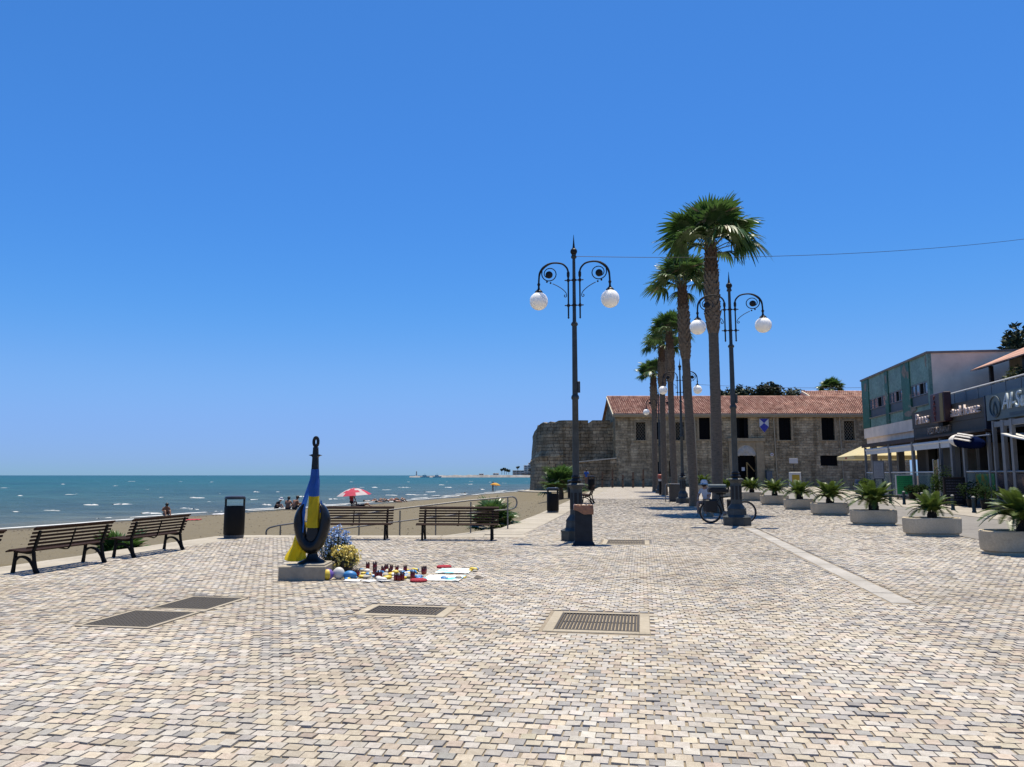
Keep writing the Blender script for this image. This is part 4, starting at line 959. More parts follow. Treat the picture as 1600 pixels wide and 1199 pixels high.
# rounded bastion from the far left to the flat curtain
Rb = 2.6; pts = []; ctr = (at(842, 700, FB)[0] + Rb - .1, FB + Rb)
pts = [(ctr[0] - Rb - .1, FB + 16), (ctr[0] - Rb, FB + 9), (ctr[0] - Rb, FB + Rb)] + [(ctr[0] - Rb * math.cos(a_), ctr[1] - Rb * math.sin(a_)) for a_ in [math.pi / 2 * i / 9 for i in range(1, 10)]]
tops = [tz - .9, tz - .75, tz - .55] + [tz - .45 + .45 * i / 9 for i in range(1, 10)]
tops = [q_ + (0, .10, -.14, .05, -.10, .02, .12, -.06, .06, -.12, .03, 0)[i_ % 12] for i_, q_ in enumerate(tops)]
wallstrip(pts, tops, [-1.2] * len(pts), 1.4, 'bastion_wall', ASH, .45)
xr = x0 + .3
def seg(xa, xb, top, name, m=ASH, Y=FB, bt=0., th=1.4, bot=-1): 
    n_ = max(2, int((xb - xa) / .8)); return wallstrip([(xa + (xb - xa) * i / n_, Y) for i in range(n_ + 1)], [top] * (n_ + 1), [bot] * (n_ + 1), th, name, m, bt)
seg(pts[-1][0], xr, cut, 'curtain_wall')
for a_, c_, top in ((868, 919, 657), (925.5, 953, 657)):
    xa, xb = at(a_, 660, FB)[0], at(c_, 660, FB)[0]; seg(max(xa, pts[-1][0]), xb, at(900, top, FB)[1], 'merlon', bot=cut - .02, th=1.5, Y=FB - .02)
for xa in (at(922, 660, FB)[0], at(957, 660, FB)[0]):
    b = MB(); b.poly([(-.9, cut), (.25, cut), (.25, cut + .62), (.1, cut + .62)], (FB + .05, FB + 1.3), 1)
    for i, v in enumerate(b.v): b.v[i] = (v[0] + xa, v[1], v[2])
    b.build('embrasure_splay', DRESS, ft)
# lower ramp wall in front
xa, xb = at(903, 740, 76.4)[0], x0 - .02
V1 = [(xa + (xb - xa) * i / 8, 76.4) for i in range(9)]
wallstrip(V1, [at(905, 723, 76.4)[1] + (at(962, 717, 76.4)[1] - at(905, 723, 76.4)[1]) * i / 8 for i in range(9)], [-.4] * 9, .7, 'ramp_wall', ASH)
b = MB(); b.poly([(xa, at(905, 723, 76.4)[1] + .002), (xb, at(962, 717, 76.4)[1] + .002), (xb, at(962, 717, 76.4)[1] + .12), (xa, at(905, 723, 76.4)[1] + .12)], (76.3, 77.2), 1); b.build('coping', mat('bleached coping', (.75, .66, .5), .9), ft)
# pale apron at the foot of the bastion
b = MB(); rr = random.Random(5); ring = [(1.2, 75.5), (2.2, 74), (4.4, 74), (6.2, 75), (6.2, 80.2), (1.4, 80.2), (.6, 78)]
b.poly(ring, (-.12, -.04), 2); k_ = len(ring); b.add([(p[0], p[1], -.12) for p in ring] + [(p[0] - (4.2 - p[0]) * .9 * (p[0] < 4.3), p[1] - 9 * (p[1] < 77), -.95) for p in ring], [(i, (i + 1) % k_, k_ + (i + 1) % k_, k_ + i) for i in range(k_)], 1); tag(b.build('bastion_apron', [CONC_P, m_sand]), kind='structure')

# ------------------------------------------------------------------ trees
def leaf_tree(name, label, loc, rx, rz_, h0, n_, leaf, cols, seed, cat='tree', group=None, trunk=True):
    rr = random.Random(seed); t = thing(name, label, cat, loc, 0, group); b = MB()
    cl = [(rr.uniform(-.75, .75) * rx, rr.uniform(-.6, .6) * rx * .7, h0 + rz_ * rr.uniform(-.35, .62), rr.uniform(.28, .5)) for _ in range(16)] + [(0, 0, h0, .7)]
    for k in range(n_):
        c = rr.choice(cl); v = Vector((rr.gauss(0, 1), rr.gauss(0, 1), rr.gauss(0, 1))).normalized() * (rr.random() ** .4)
        p = Vector((c[0] + v.x * rx * c[3], c[1] + v.y * rx * c[3] * .8, c[2] + v.z * rz_ * c[3])); d = Vector((rr.gauss(0, 1), rr.gauss(0, 1), rr.gauss(0, .8))).normalized(); e = d.cross(Vector((rr.gauss(0, 1), rr.gauss(0, 1), rr.gauss(0, 1)))).normalized(); q = leaf * rr.uniform(.6, 1.3)
        b.add([tuple(p - d * q), tuple(p + e * q * .45), tuple(p + d * q), tuple(p - e * q * .45)], [(0, 1, 2, 3)], rr.randrange(len(cols)))
    me = b.mesh('crown')
    for m in cols: me.materials.append(m)
    me.polygons.foreach_set('material_index', b.m); link('crown', me, t)
    b = MB(); b.tube([(0, 0, -.5), (.1, 0, h0 * .5), (0, 0, h0)], [.3, .24, .12], 9)
    for k in range(5): a_ = k * 1.3; b.tube([(0, 0, h0 * .6), (rx * .3 * math.cos(a_), rx * .2 * math.sin(a_), h0 * .85), (rx * .5 * math.cos(a_), rx * .4 * math.sin(a_), h0 + rz_ * .2)], [.12, .08, .03], 6)
    b.build('trunk', TRK, t, True); return t
PINE = [mat('dark pine needles', (.020, .040, .012), .7, .3, 2), mat('mid pine needles', (.04, .07, .018), .7, .3, 2)]
for (px, w_, top, lab, sd_) in ((1125, 30, 616, 'dark pine crown showing over the castle roof beside the tallest palm trunk', 1), (1172, 38, 614, 'dark pine crown over the castle roof right of the lamp post', 2), (1213, 52, 611, 'largest dark pine crown over the castle roof', 3)):
    X, Z = at(px, top, 112); leaf_tree('pine_tree', lab, (X, 112, .2), w_ / 2 * 112 / 1200 * 1.35, 2.2, Z - 1.2, 2600, .26, PINE, 60 + sd_, group='pines behind the castle')
OLV = [mat('olive foliage', (.07, .09, .03), .6, .3, 2, col2=(.14, .16, .05), transl=.2), mat('olive foliage light', (.15, .17, .05), .6, .3, 2, transl=.2)]
X, Z = at(1612, 548, 52); leaf_tree('pine_tree', 'dark tall tree at the right edge behind the tiled roof', (X + 1.0, 54, 0), 2.3, 3.6, Z - 1.0, 4200, .22, PINE, 71, group=None)
X, Z = at(1606, 590, 38); leaf_tree('olive_tree', 'yellow green tree leaning over the balcony at the right edge', (X + 1.3, 38.5, 0), 2.0, 1.3, Z - .5, 2600, .14, OLV, 72)
# ------------------------------------------------------------------ restaurants along the street (local x = across, y = along)
def onL(px, py, Lq):
    X, Yp = px - 800, -(py - 599.5); c, s = math.cos(PITCH), math.sin(PITCH); d = (X, 1200 * c - Yp * s, 1200 * s + Yp * c); k = Lq / (d[0] * CA - d[1] * SA)
    x_, y_ = d[0] * k, d[1] * k; return x_ * SA + y_ * CA, 1.5 + d[2] * k
def lsthing(name, label, cat, l, s, z=None, group=None):
    x_, y_ = W(l, s); return thing(name, label, cat, (x_, y_, zg(y_) if z is None else z), -A, group)
def mosaic(name, c1, c2, peel):
    m, t, b = nodes(name); g = N(t, 'ShaderNodeNewGeometry'); vo = N(t, 'ShaderNodeTexVoronoi', i_Scale=9); L_(t, g.outputs['Position'], vo.inputs['Vector'])
    c = ramp(t, vo.outputs['Color'], [(.1, c1), (.9, c2)]); n2 = N(t, 'ShaderNodeTexNoise', i_Scale=.8, i_Detail=6); L_(t, g.outputs['Position'], n2.inputs['Vector'])
    c = mix(t, 1.0, c, ramp(t, n2.outputs[0], [(.3, (.75, .75, .75)), (.7, (1.2, 1.2, 1.2))]), 'MULTIPLY')
    if peel:
        n3 = N(t, 'ShaderNodeTexNoise', i_Scale=1.1, i_Detail=8, i_Roughness=.7); L_(t, g.outputs['Position'], n3.inputs['Vector'])
        c = mix(t, ramp(t, n3.outputs[0], [(peel, (0, 0, 0)), (peel + .015, (1, 1, 1))]), c, (.30, .25, .19))
    L_(t, c, b.inputs['Base Color']); b.inputs['Roughness'].default_value = .55; return m
GRL = mosaic('pale green mosaic', (.11, .20, .15), (.20, .30, .235), .66); GRD = mosaic('dark green mosaic', (.012, .085, .05), (.03, .13, .08), .60)
REND = mat('weathered white render', (1.22, .99, .78), .9, .14, 1.2, .2); GREYM = mat('grey aluminium', (.30, .31, .32), .45, .1, 4, 0, .3); DGREY = mat('dark grey cladding', (.075, .064, .05), .6, .2, 3, .1)
WHT = mat('white painted metal', (.85, .84, .8), .5, .06, 3); BRN = mat('dark brown fascia', (.055, .032, .024), .6, .25, 4)
PANE = mat('window pane', (.10, .17, .24), .08, .3, 1.5, 0, 0, .9); CLEAR = glass('terrace glass', (.25, .33, .33), .28, .04)
gz = zg(52)
gb = lsthing('green_building', 'two storey building with peeling green mosaic front and white side wall', 'building', 17, 48.7, 0)
b = MB(); b.box(.14, 9.5, 0, 14.1, 3.7, 8.72); b.box(.14, 9.5, 0, 3.0, -.4, 3.698); b.box(7, 9.5, 3.0, 14.1, -.4, 3.698); b.build('wall', REND, gb)
for y_ in (7.5, 13.6):
    for x_ in (.3, 4.0): b = MB(); b.box(x_, x_ + .4, y_, y_ + .4, -.4, 3.698); b.build('column', mat('dim column', (.25, .23, .2), .8), gb)
def gpart(name, y0, y1, z0, z1, m, dx=0.0, th=.14):
    b = MB(); b.box(-dx, th - .002, y0, y1, z0, z1); return b.build(name, m, gb)
for (y0, y1) in ((0, .30), (3.35, 4.9), (7.72, 8.42), (12.35, 14.1)): gpart('pier', y0, y1, 5.05, 8.72, GRD if y0 > .1 else GRL, .06)
for (y0, y1) in ((.30, 3.35), (4.9, 7.72), (8.42, 12.35)):
    gpart('upper_panel', y0, y1, 7.14, 8.72, GRL); gpart('lower_panel', y0, y1, 5.05, 5.74, GRL); gpart('spandrel', y0 + .02, y1 - .02, 5.78, 6.36, mat('blue grey spandrel', (.10, .125, .145), .5, .15, 2), -.05)
    b = MB(); b.box(-.08, .1, y0 - .03, y1 + .03, 5.70, 5.775); b.build('sill', mat('stained sill', (.34, .31, .24), .9, .3, 3), gb)
    n_ = 4; wd = (y1 - y0 - .04) / n_
    for k in range(n_):
        ya = y0 + .02 + k * wd; fr = MB(); e = .045
        for (p, q, r_, s_) in ((ya, ya + e, 6.38, 7.12), (ya + wd - e, ya + wd - .002, 6.38, 7.12), (ya + e, ya + wd - e, 6.38, 6.38 + e), (ya + e, ya + wd - e, 7.12 - e, 7.12)): fr.box(.0, .1, p, q, r_, s_)
        f = fr.build('window', GREYM, gb); b = MB(); b.box(.05, .07, ya + e, ya + wd - e, 6.38 + e, 7.12 - e); b.build('pane', PANE if (k + int(y0)) % 4 != 1 else DARK, f)
b = MB(); b.box(4.6, 7.2, -.02, -.003, 5.9, 6.5); b.build('side_opening', DARK, gb)
gpart('white_band', 0, 14.1, 4.3, 5.04, REND, .03); b = MB(); b.box(-.12, 9.6, -.06, 14.2, 8.72, 8.84); b.build('parapet_cap', mat('stained parapet', (.30, .27, .25), .9, .25, 2), gb)
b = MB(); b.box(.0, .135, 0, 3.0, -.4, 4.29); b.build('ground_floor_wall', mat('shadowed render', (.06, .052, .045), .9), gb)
rr = random.Random(12)      # flaked plaster where mosaic has fallen
for (y, z, w_, h_) in ((.35, 8.3, .18, .7), (4.2, 8.2, .5, .9), (3.6, 7.9, .25, .5), (8.1, 8.2, .3, .6), (13.1, 8.2, .35, .8), (3.9, 5.4, .9, .35), (2.9, 5.6, .6, .25)):
    n_ = 11; b = MB(); b.poly([(y + w_ * (.6 + .5 * rr.random()) * math.cos(6.283 * i / n_), z + h_ * (.5 + .5 * rr.random()) * .6 * math.sin(6.283 * i / n_)) for i in range(n_)], (-.066, -.05 if z > 6 else -.02), 0); b.build('flaked_patch', mat('bare plaster', (.36, .30, .23), .95, .3, 6, .5), gb)

r1 = lsthing('restaurant_block', 'single storey restaurant block with roof terrace beside the green building', 'building', 16.4, 20, 0)
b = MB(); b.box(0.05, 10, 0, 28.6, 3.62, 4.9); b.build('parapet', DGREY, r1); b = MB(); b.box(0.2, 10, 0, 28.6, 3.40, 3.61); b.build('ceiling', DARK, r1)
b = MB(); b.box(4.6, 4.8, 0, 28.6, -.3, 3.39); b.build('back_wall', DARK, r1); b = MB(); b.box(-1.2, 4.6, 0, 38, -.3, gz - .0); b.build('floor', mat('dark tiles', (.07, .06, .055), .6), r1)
for y in (3, 9, 16.2, 21.4, 28.3): b = MB(); b.box(.1, .5, y, y + .4, -.2, 3.39); b.build('column', DGREY, r1)
for y in (5, 12, 19, 25): b = MB(); b.box(4.5, 4.58, y, y + 2.4, 1.4, 2.6); b.build('interior_panel', mat('dim interior panel', (.10, .075, .045), .6, .4, 2), r1)
# roof terrace railing
rl = lsthing('terrace_railing', 'grey sheet and bar railing above the restaurant signs', 'railing', 16.9, 30, 4.9)
b = MB(); b.tube([(0, 0, 1.06), (0, 18.2, 1.06)], .045, 8); b.build('top_rail', WHT, rl)
for k in range(13): b = MB(); b.box(-.03, .03, k * 1.5, k * 1.5 + .05, 0, 1.03); b.build('post', GREYM, rl)
sh_ = mat('grey railing sheet', (.23, .25, .26), .5, .12, 2)
for k in range(4, 12): b = MB(); b.box(-.01, .01, k * 1.5 + .06, k * 1.5 + 1.49, .05, .98); b.build('sheet_panel', sh_, rl)
b = MB(); b.box(-.008, .008, -.012, .012, .05, 1.02); me = b.mesh('bar'); me.materials.append(GREYM)
for k in range(4 * 11): link('bar', me, rl, (0, .1 + k * .135, 0))
# tiled house behind
th_ = lsthing('tiled_house', 'house with overhanging red tiled roof behind the roof terrace', 'house', 20.4, 29, 0)
b = MB(); b.box(0, 8, 0, 17.5, 4.5, 7.9); b.build('wall', mat('cream wall', (.5, .44, .34), .9), th_); b = MB()
V = []; F = []
for k in range(9):
    xa, xb = -1.6 + k * .62, -1.6 + (k + 1) * .62; za = 7.5 + k * .27
    b.add([(xa, -1, za), (xa, 18.6, za), (xb, 18.6, za + .27), (xb, -1, za + .27), (xa, -1, za - .07), (xa, 18.6, za - .07)], [(0, 1, 2, 3), (4, 5, 1, 0)])
b.build('roof', TILE, th_); b = MB(); b.add([(-1.55, -1, 7.4), (-1.55, 18.6, 7.4), (4, 18.6, 9.65), (4, -1, 9.65)], [(3, 2, 1, 0)]); b.build('soffit', BRN, th_)
for y in (1, 5, 9, 13, 16.8): b = MB(); b.box(-1.3, -1.12, y, y + .18, 4.8, 7.5); b.build('post', BRN, th_)

# pergola terraces
pg = lsthing('terrace_pergola', 'grey metal terrace frame with rolled blinds in front of the green building', 'pergola', 15.5, 38, 0)
b = MB(); b.box(-.05, 1.5, 9.2, 19.9, 3.5, 3.62); b.build('roof', BRN, pg); b = MB(); b.box(-.08, -.045, 9.2, 19.9, 3.42, 3.66); b.build('fascia', BRN, pg); b = MB(); b.box(-.06, 1.5, 0, 9.15, 3.5, 3.6); b.build('roof', BRN, pg)
for (s, th) in ((57.4, .14), (52.1, .24), (47.8, .24), (43.6, .10), (42.1, .24), (40.6, .2), (37.9, .12)):
    b = MB(); b.box(-.04, .10, s - 38 - th / 2, s - 38 + th / 2, 0, 3.42); b.build('post', GREYM, pg)
for (y0, y1) in ((9.95, 13.95), (14.3, 19.2), (4.3, 9.6)): b = MB(); b.tube([(.05, y0, 3.24), (.05, y1, 3.24)], .10, 8); b.box(.0, .03, y0, y1, 2.92, 3.2); b.build('rolled_blind', WHT, pg)
for (y0, y1) in ((9.95, 13.95), (14.25, 19.3), (5.7, 9.65), (0.1, 2.5)):
    b = MB(); b.tube([(.03, y0, 1.68), (.03, y1, 1.68)], .04, 6); rt = b.build('glass_rail', WHT, pg)
    n_ = 3
    for k in range(n_): w_ = (y1 - y0) / n_; b = MB(); b.box(.02, .035, y0 + k * w_ + .03, y0 + (k + 1) * w_ - .03, .25, 1.62); b.build('pane', CLEAR, rt)
b = MB(); b.box(1.2, 1.25, 6.3, 9.3, 1.0, 3.3); b.build('hanging_screen', mat('dark tarpaulin', (.04, .05, .055), .4, .3, 2, .3), pg)
# terrace furniture: tables, chairs
def cafe_table(label, l, s, m):
    t = lsthing('cafe_table', label, 'table', l, s, gz, 'cafe tables on the terraces'); b = MB(); b.cbox(-.4, .4, -.4, .4, .72, .75, .01); b.build('top', m, t); b = MB(); b.tube([(0, 0, 0), (0, 0, .72)], .04, 8); b.lathe([(.28, 0), (.26, .03), (.05, .05)], 16); b.build('pedestal', BLACK, t); return t
def cafe_chair(label, l, s, rz, m):
    t = lsthing('cafe_chair', label, 'chair', l, s, gz, 'chairs on the terraces'); t.rotation_euler = (0, 0, rz); b = MB(); b.cbox(-.22, .22, -.22, .22, .43, .47, .01); b.build('seat', m, t); b = MB(); b.cbox(-.22, .22, .19, .23, .55, .95, .01); b.build('backrest', m, t)
    for x_ in (-.2, .2):
        for y_ in (-.2, .2): b = MB(); b.tube([(x_, y_, 0), (x_, y_, .44 if y_ < 0 else .93)], .018, 6); b.build('leg', BLACK, t)
    return t
GRN = mat('green chair plastic', (.03, .28, .10), .4, .1, 2); TEA = mat('teal table', (.18, .34, .34), .4)
for i, (l, s) in enumerate(((16.6, 46.4), (16.6, 43.0), (16.8, 50.0), (16.8, 55.0))): cafe_table('pale topped cafe table behind the glass rail, ' + ('under the restaurant sign', 'beside the striped banner', 'behind the green board', 'below the cream parasol')[i], l, s, TEA)
for i, (l, s, rz) in enumerate(((16.1, 46.3, 1.2), (16.2, 45.4, .4), (16.1, 50.6, 1.5), (16.2, 42.4, 2.0))): cafe_chair('green cafe chair behind the glass rail, ' + ('left of the sign post', 'right of the first green chair', 'behind the green menu board', 'next to the dark chalkboard')[i], l, s, rz, GRN)

# signs
sg = lsthing('restaurant_sign', 'dark grey restaurant fascia sign with raised pale letters', 'sign', 16.0, 39.3, 0)
b = MB(); b.box(0, .22, 0, 9.8, 4.25, 5.18); b.build('upper_board', DGREY, sg); b = MB(); b.box(.03, .2, .05, 9.75, 3.62, 4.245); b.build('lower_board', DGREY, sg)
LET = mat('pale metal letter', (1.0, .84, .78), .4, .1, 3, 0, .2); LETD = mat('bronze letter', (.35, .25, .18), .45)
def letters(root, body, size, x, y, z, m, ext=.05, shear=0):
    me = text_mesh(body, size, ext); me.materials.clear(); me.materials.append(m); o = link('lettering', me, root)
    # text plane x-right, y-up  ->  faces -x, reading direction towards -y (towards the camera)
    o.matrix_local = Matrix.Translation((x, y, z)) @ Matrix(((0, 0, -1, 0), (-1, 0, 0, 0), (0, 1, 0, 0), (0, 0, 0, 1)))
    return o
letters(sg, 'steak house', .74, -.06, 2.1, 4.72, LET); letters(sg, 'Panos', .86, -.06, 7.95, 4.70, LET); letters(sg, 'RESTAURANT', .52, -.03, 5.6, 3.93, mat('dull pale letter', (.42, .34, .28), .45))
b = MB(); b.box(0, .9, -.12, -.0, 3.4, 5.22); b.build('end_fin', mat('navy fin', (.02, .03, .06), .4), sg)
bx_ = lsthing('projecting_sign', 'dark red and ochre box sign projecting above the grey fascia', 'sign', 15.6, 43.0, 0)
b = MB(); b.cbox(0, .38, 0, 1.9, 4.3, 5.85, .03); b.build('box', mat('oxblood sign box', (.055, .014, .016), .4), bx_); b = MB(); b.box(-.014, -.001, .12, .55, 4.35, 5.8); b.build('ochre_strip', mat('ochre strip', (.28, .19, .03), .5), bx_)
for i, ch in enumerate('PANOS'): letters(bx_, ch, .34, -.02, 1.3, 5.62 - i * .28, mat('dull red letter', (.28, .06, .05), .5), .015)
b = MB(); b.box(.1, .37, .6, 1.2, 4.12, 4.31); b.build('bracket', BLACK, bx_)
s2 = lsthing('blue_grey_sign', 'blue grey fascia sign with script lettering and drop emblem at right edge', 'sign', 16.0, 28.5, 0)
b = MB(); b.box(0, .2, 0, 10.55, 4.02, 5.2); b.build('board', mat('blue grey board', (.17, .22, .22), .55, .1, 1), s2)
SCR = mat('pale script letter', (.75, .85, .88), .45); SCD = mat('dark script line', (.07, .11, .135), .5)
o = letters(s2, 'Al-Su', 1.0, -.05, 7.65, 4.72, SCR, .04); o.data.transform(Matrix(((1, .28, 0, 0), (0, 1, 0, 0), (0, 0, 1, 0), (0, 0, 0, 1))))
b = MB(); b.box(-.012, -.001, .4, 8.3, 4.1, 4.24); b.build('small_line', SCD, s2)
def ringpts(r1_, r2_, cz, cy, n_=28): return [(-.03, cy + r1_ * math.cos(6.2832 * i / n_), cz + r2_ * math.sin(6.2832 * i / n_)) for i in range(n_ + 1)]
b = MB(); b.tube(ringpts(.52, .48, 4.62, 9.6), .03, 6); b.build('emblem_ring', SCD, s2)
drop = [(9.6 + .26 * math.sin(a_) * (1 - .0 * a_) * (math.sin(a_ / 2) ** 1.3), 4.52 + .32 * math.cos(a_)) for a_ in [6.2832 * i / 24 for i in range(24)]]
b = MB(); b.tube([(-.03, p[0], p[1]) for p in drop] + [(-.03, *drop[0])], .025, 6); b.build('emblem_drop', SCD, s2)

# second terrace
p2 = lsthing('glass_terrace', 'grey framed glass terrace with printed panels at the right edge', 'terrace', 15.5, 28, 0)
for (s, th) in ((37.3, .12), (36.4, .26), (35.6, .22), (33.0, .2)): b = MB(); b.box(-.03, .12, s - 28 - th / 2, s - 28 + th / 2, 0, 3.9); b.build('post', GREYM, p2)
b = MB(); b.tube([(.03, .2, 1.66), (.03, 11.6, 1.66)], .045, 8); b.build('rail', GREYM, p2)
b = MB(); b.box(.0, .12, 0.2, 9.2, 3.62, 3.85); b.build('beam', GREYM, p2)
def poster(name, stops, sc):
    m, t, b = nodes(name); tc = N(t, 'ShaderNodeTexCoord'); n1 = N(t, 'ShaderNodeTexNoise', i_Scale=sc, i_Detail=2); L_(t, tc.outputs['Object'], n1.inputs['Vector']); L_(t, ramp(t, n1.outputs[0], stops), b.inputs['Base Color']); b.inputs['Roughness'].default_value = .2; return m
PO1 = poster('green yellow print', [(.3, (.01, .05, .02)), (.42, (.03, .18, .08)), (.5, (.10, .14, .05)), (.58, (.22, .15, .02)), (.7, (.10, .16, .10))], 1.7); PO2 = poster('dark photo print', [(.35, (.008, .008, .014)), (.55, (.02, .022, .035)), (.66, (.14, .075, .05)), (.75, (.03, .03, .04))], 1.4)
b = MB(); b.box(.0, .03, 9.55, 11.5, .45, 1.58); b.build('printed_panel', PO1, p2); b = MB(); b.box(.0, .03, 5.6, 9.45, .45, 1.58); b.build('printed_panel', PO2, p2); b = MB(); b.box(.0, .03, .3, 5.5, .45, 1.58); b.build('printed_panel', PO2, p2)
b = MB(); b.box(-.01, .05, .2, 11.6, .12, .42); b.build('plinth', mat('teal grey plinth', (.12, .17, .18), .6), p2)
b = MB(); P_ = smoothpath([(8.0, 3.3), (6.6, 3.05), (5.0, 2.86), (3.0, 2.75)], 4); b.poly([(p.x, p.y) for p in P_] + [(p.x, p.y - .05) for p in P_[::-1]], (-.25, 1.3), 0); b.build('awning', WHT, p2)
# striped folded banner awning
aw = lsthing('furled_awning', 'navy and white furled awning sagging under the blue grey sign', 'awning', 15.1, 39.2, 0)
NAV = mat('navy cloth', (.006, .012, .05), 1.0, .2, 3, 0, 0, .0); CRM = mat('cream cloth', (1.1, 1.02, .9), .8, .12, 3)
b = MB(); P = smoothpath([(.1, 2.0, 3.22), (.0, 1.1, 3.18), (-.06, .1, 3.12), (-.03, -.9, 3.0), (.08, -1.6, 2.9)], 5); b.tube(P, [.08] + [.15 + .20 * math.sin(math.pi * i / (len(P) - 1)) for i in range(1, len(P) - 1)] + [.08], 12)
for i, v in enumerate(b.f): b.m[i] = 1 if (len(b.f) > 0 and i // 12 < 8) else 0
b.build('cloth', [NAV, CRM], aw, True)
b = MB()
for k in range(3): a_ = 3.6 + k * .5; b.tube([(P[j].x - .33 * math.cos(a_ - 3.6), P[j].y, P[j].z + .34 * math.sin(a_ - 3.3)) for j in range(9, 18)], .045, 5)
b.build('white_stripes', CRM, aw)
b = MB(); b.tube([(.3, -1.8, 3.3), (.3, 2.2, 3.3)], .04, 6); b.build('arm', GREYM, aw)

# parasol, boards, bollards, plants
pa = lsthing('cream_parasol', 'large square cream parasol on the terrace beside the castle wall', 'parasol', 19.0, 66.0)
cm = mat('cream canvas', (.95, .84, .50), .8, .06, 2, transl=.35); b = MB(); h0, h1, q = 2.75, 4.2, 2.7
b.add([(-q, -q, h0), (q, -q, h0), (q, q, h0), (-q, q, h0), (0, 0, h1), (-q, -q, h0 - .28), (q, -q, h0 - .28), (q, q, h0 - .28), (-q, q, h0 - .28)], [(0, 1, 4), (1, 2, 4), (2, 3, 4), (3, 0, 4), (5, 6, 1, 0), (6, 7, 2, 1), (7, 8, 3, 2), (8, 5, 0, 3)])
b.build('canopy', cm, pa); b = MB(); b.tube([(0, 0, 0), (0, 0, 4.1)], .05, 8); b.build('pole', BLACK, pa); b = MB()
for a_ in range(8): b.tube([(0, 0, 3.3), (q * .96 * math.copysign(1, math.cos(a_ * .785 + .1)) * min(1, abs(math.cos(a_ * .785)) * 1.5), q * .96 * math.copysign(1, math.sin(a_ * .785 + .1)) * min(1, abs(math.sin(a_ * .785)) * 1.5), h0 - .02)], .018, 4)
tag(b.build('ribs', mat('pale rib', (.5, .45, .35)), pa), kind='stuff'); b = MB(); b.box(-q - .01, -q - .002, -.5, .1, h0 - .22, h0 - .08); b.build('printed_mark', mat('red print', (.5, .08, .05)), pa)
def board(name, label, l, s, w_, z0, z1, m, lines, fr, rz=0):
    t = lsthing(name, label, 'sign board', l, s); t.rotation_euler = (0, 0, rz); b = MB(); b.cbox(-w_ / 2, w_ / 2, -.02, .02, z0, z1, .008); b.build('panel', m, t); e = .05; b = MB()
    for (p, q, r_, s_) in ((-w_ / 2 - e, -w_ / 2, z0 - e, z1 + e), (w_ / 2, w_ / 2 + e, z0 - e, z1 + e), (-w_ / 2, w_ / 2, z1, z1 + e), (-w_ / 2, w_ / 2, z0 - e, z0)): b.box(p, q, -.03, .03, r_, s_)
    b.build('frame', fr, t); b = MB(); b.box(-w_ / 2 + .02, -w_ / 2 + .07, .0, .05, 0, z0); b.box(w_ / 2 - .07, w_ / 2 - .02, .0, .05, 0, z0); b.box(-w_ / 2, w_ / 2, -.25, .25, 0, .05)
    b.build('stand', BLACK, t); rr = random.Random(int(s * 10)); b = MB(); n_ = lines; st = (z1 - z0) / (n_ + 1)
    for k in range(n_):
        x_ = -w_ / 2 + .08
        while x_ < w_ / 2 - .15: ww = rr.uniform(.04, .13); b.box(x_, min(x_ + ww, w_ / 2 - .06), -.0235, -.0205, z1 - st * (k + .9), z1 - st * (k + .9) + st * .3); x_ += ww + .035
    tag(b.build('written_lines', lines_m[name], t), kind='stuff'); return t
lines_m = {'green_menu_board': mat('dark green writing', (.02, .14, .06)), 'white_menu_board': mat('grey writing', (.35, .35, .37)), 'chalkboard': mat('chalk writing', (.16, .16, .2))}
board('green_menu_board', 'bright green menu board on a black stand in front of the terrace', 14.9, 47.6, .92, .30, 1.36, mat('green board', (.05, .50, .16), .6, .06), 9, WHT)
board('white_menu_board', 'white menu board raised on a post beside the cream parasol', 14.9, 52.4, .62, 1.15, 2.22, mat('white board', (.55, .57, .62), .6, .05), 11, GREYM)
board('chalkboard', 'black chalkboard menu standing behind the bollards at right', 14.7, 39.9, .95, .12, 1.3, mat('black chalk panel', (.012, .012, .018), .7), 8, BRN)
def bollard(label, l, s, sc=1):
    t = lsthing('bollard', label, 'bollard', l, s, group='dark green bollards along the pavement'); b = MB(); b.lathe([(.085, 0), (.085, .06), (.07, .08), (.068, .52), (.078, .53), (.078, .56), (.068, .57), (.062, .60)], 12); b.build('post', mat('dark green iron', (.018, .035, .03), .5), t, True); b = MB(); b.lathe([(.066, .60), (.07, .63), (.04, .665), (.001, .67)], 12); b.build('cap', mat('worn cap', (.3, .3, .28), .5), t, True); return t
for i, (l, s) in enumerate(((12.35, 43.6), (12.46, 42.1), (12.67, 40.7), (12.8, 38.6), (12.97, 35.5), (13.05, 33.6), (12.3, 46.5), (12.2, 54.0))): bollard('short dark green bollard, ' + ('left of the pair below the white board', 'right of the pair below the white board', 'directly in front of the green board', 'right of the green board', 'in front of the chalkboard', 'below the printed glass panels', 'behind the third planter', 'far along the street by the parasol')[i], l, s)
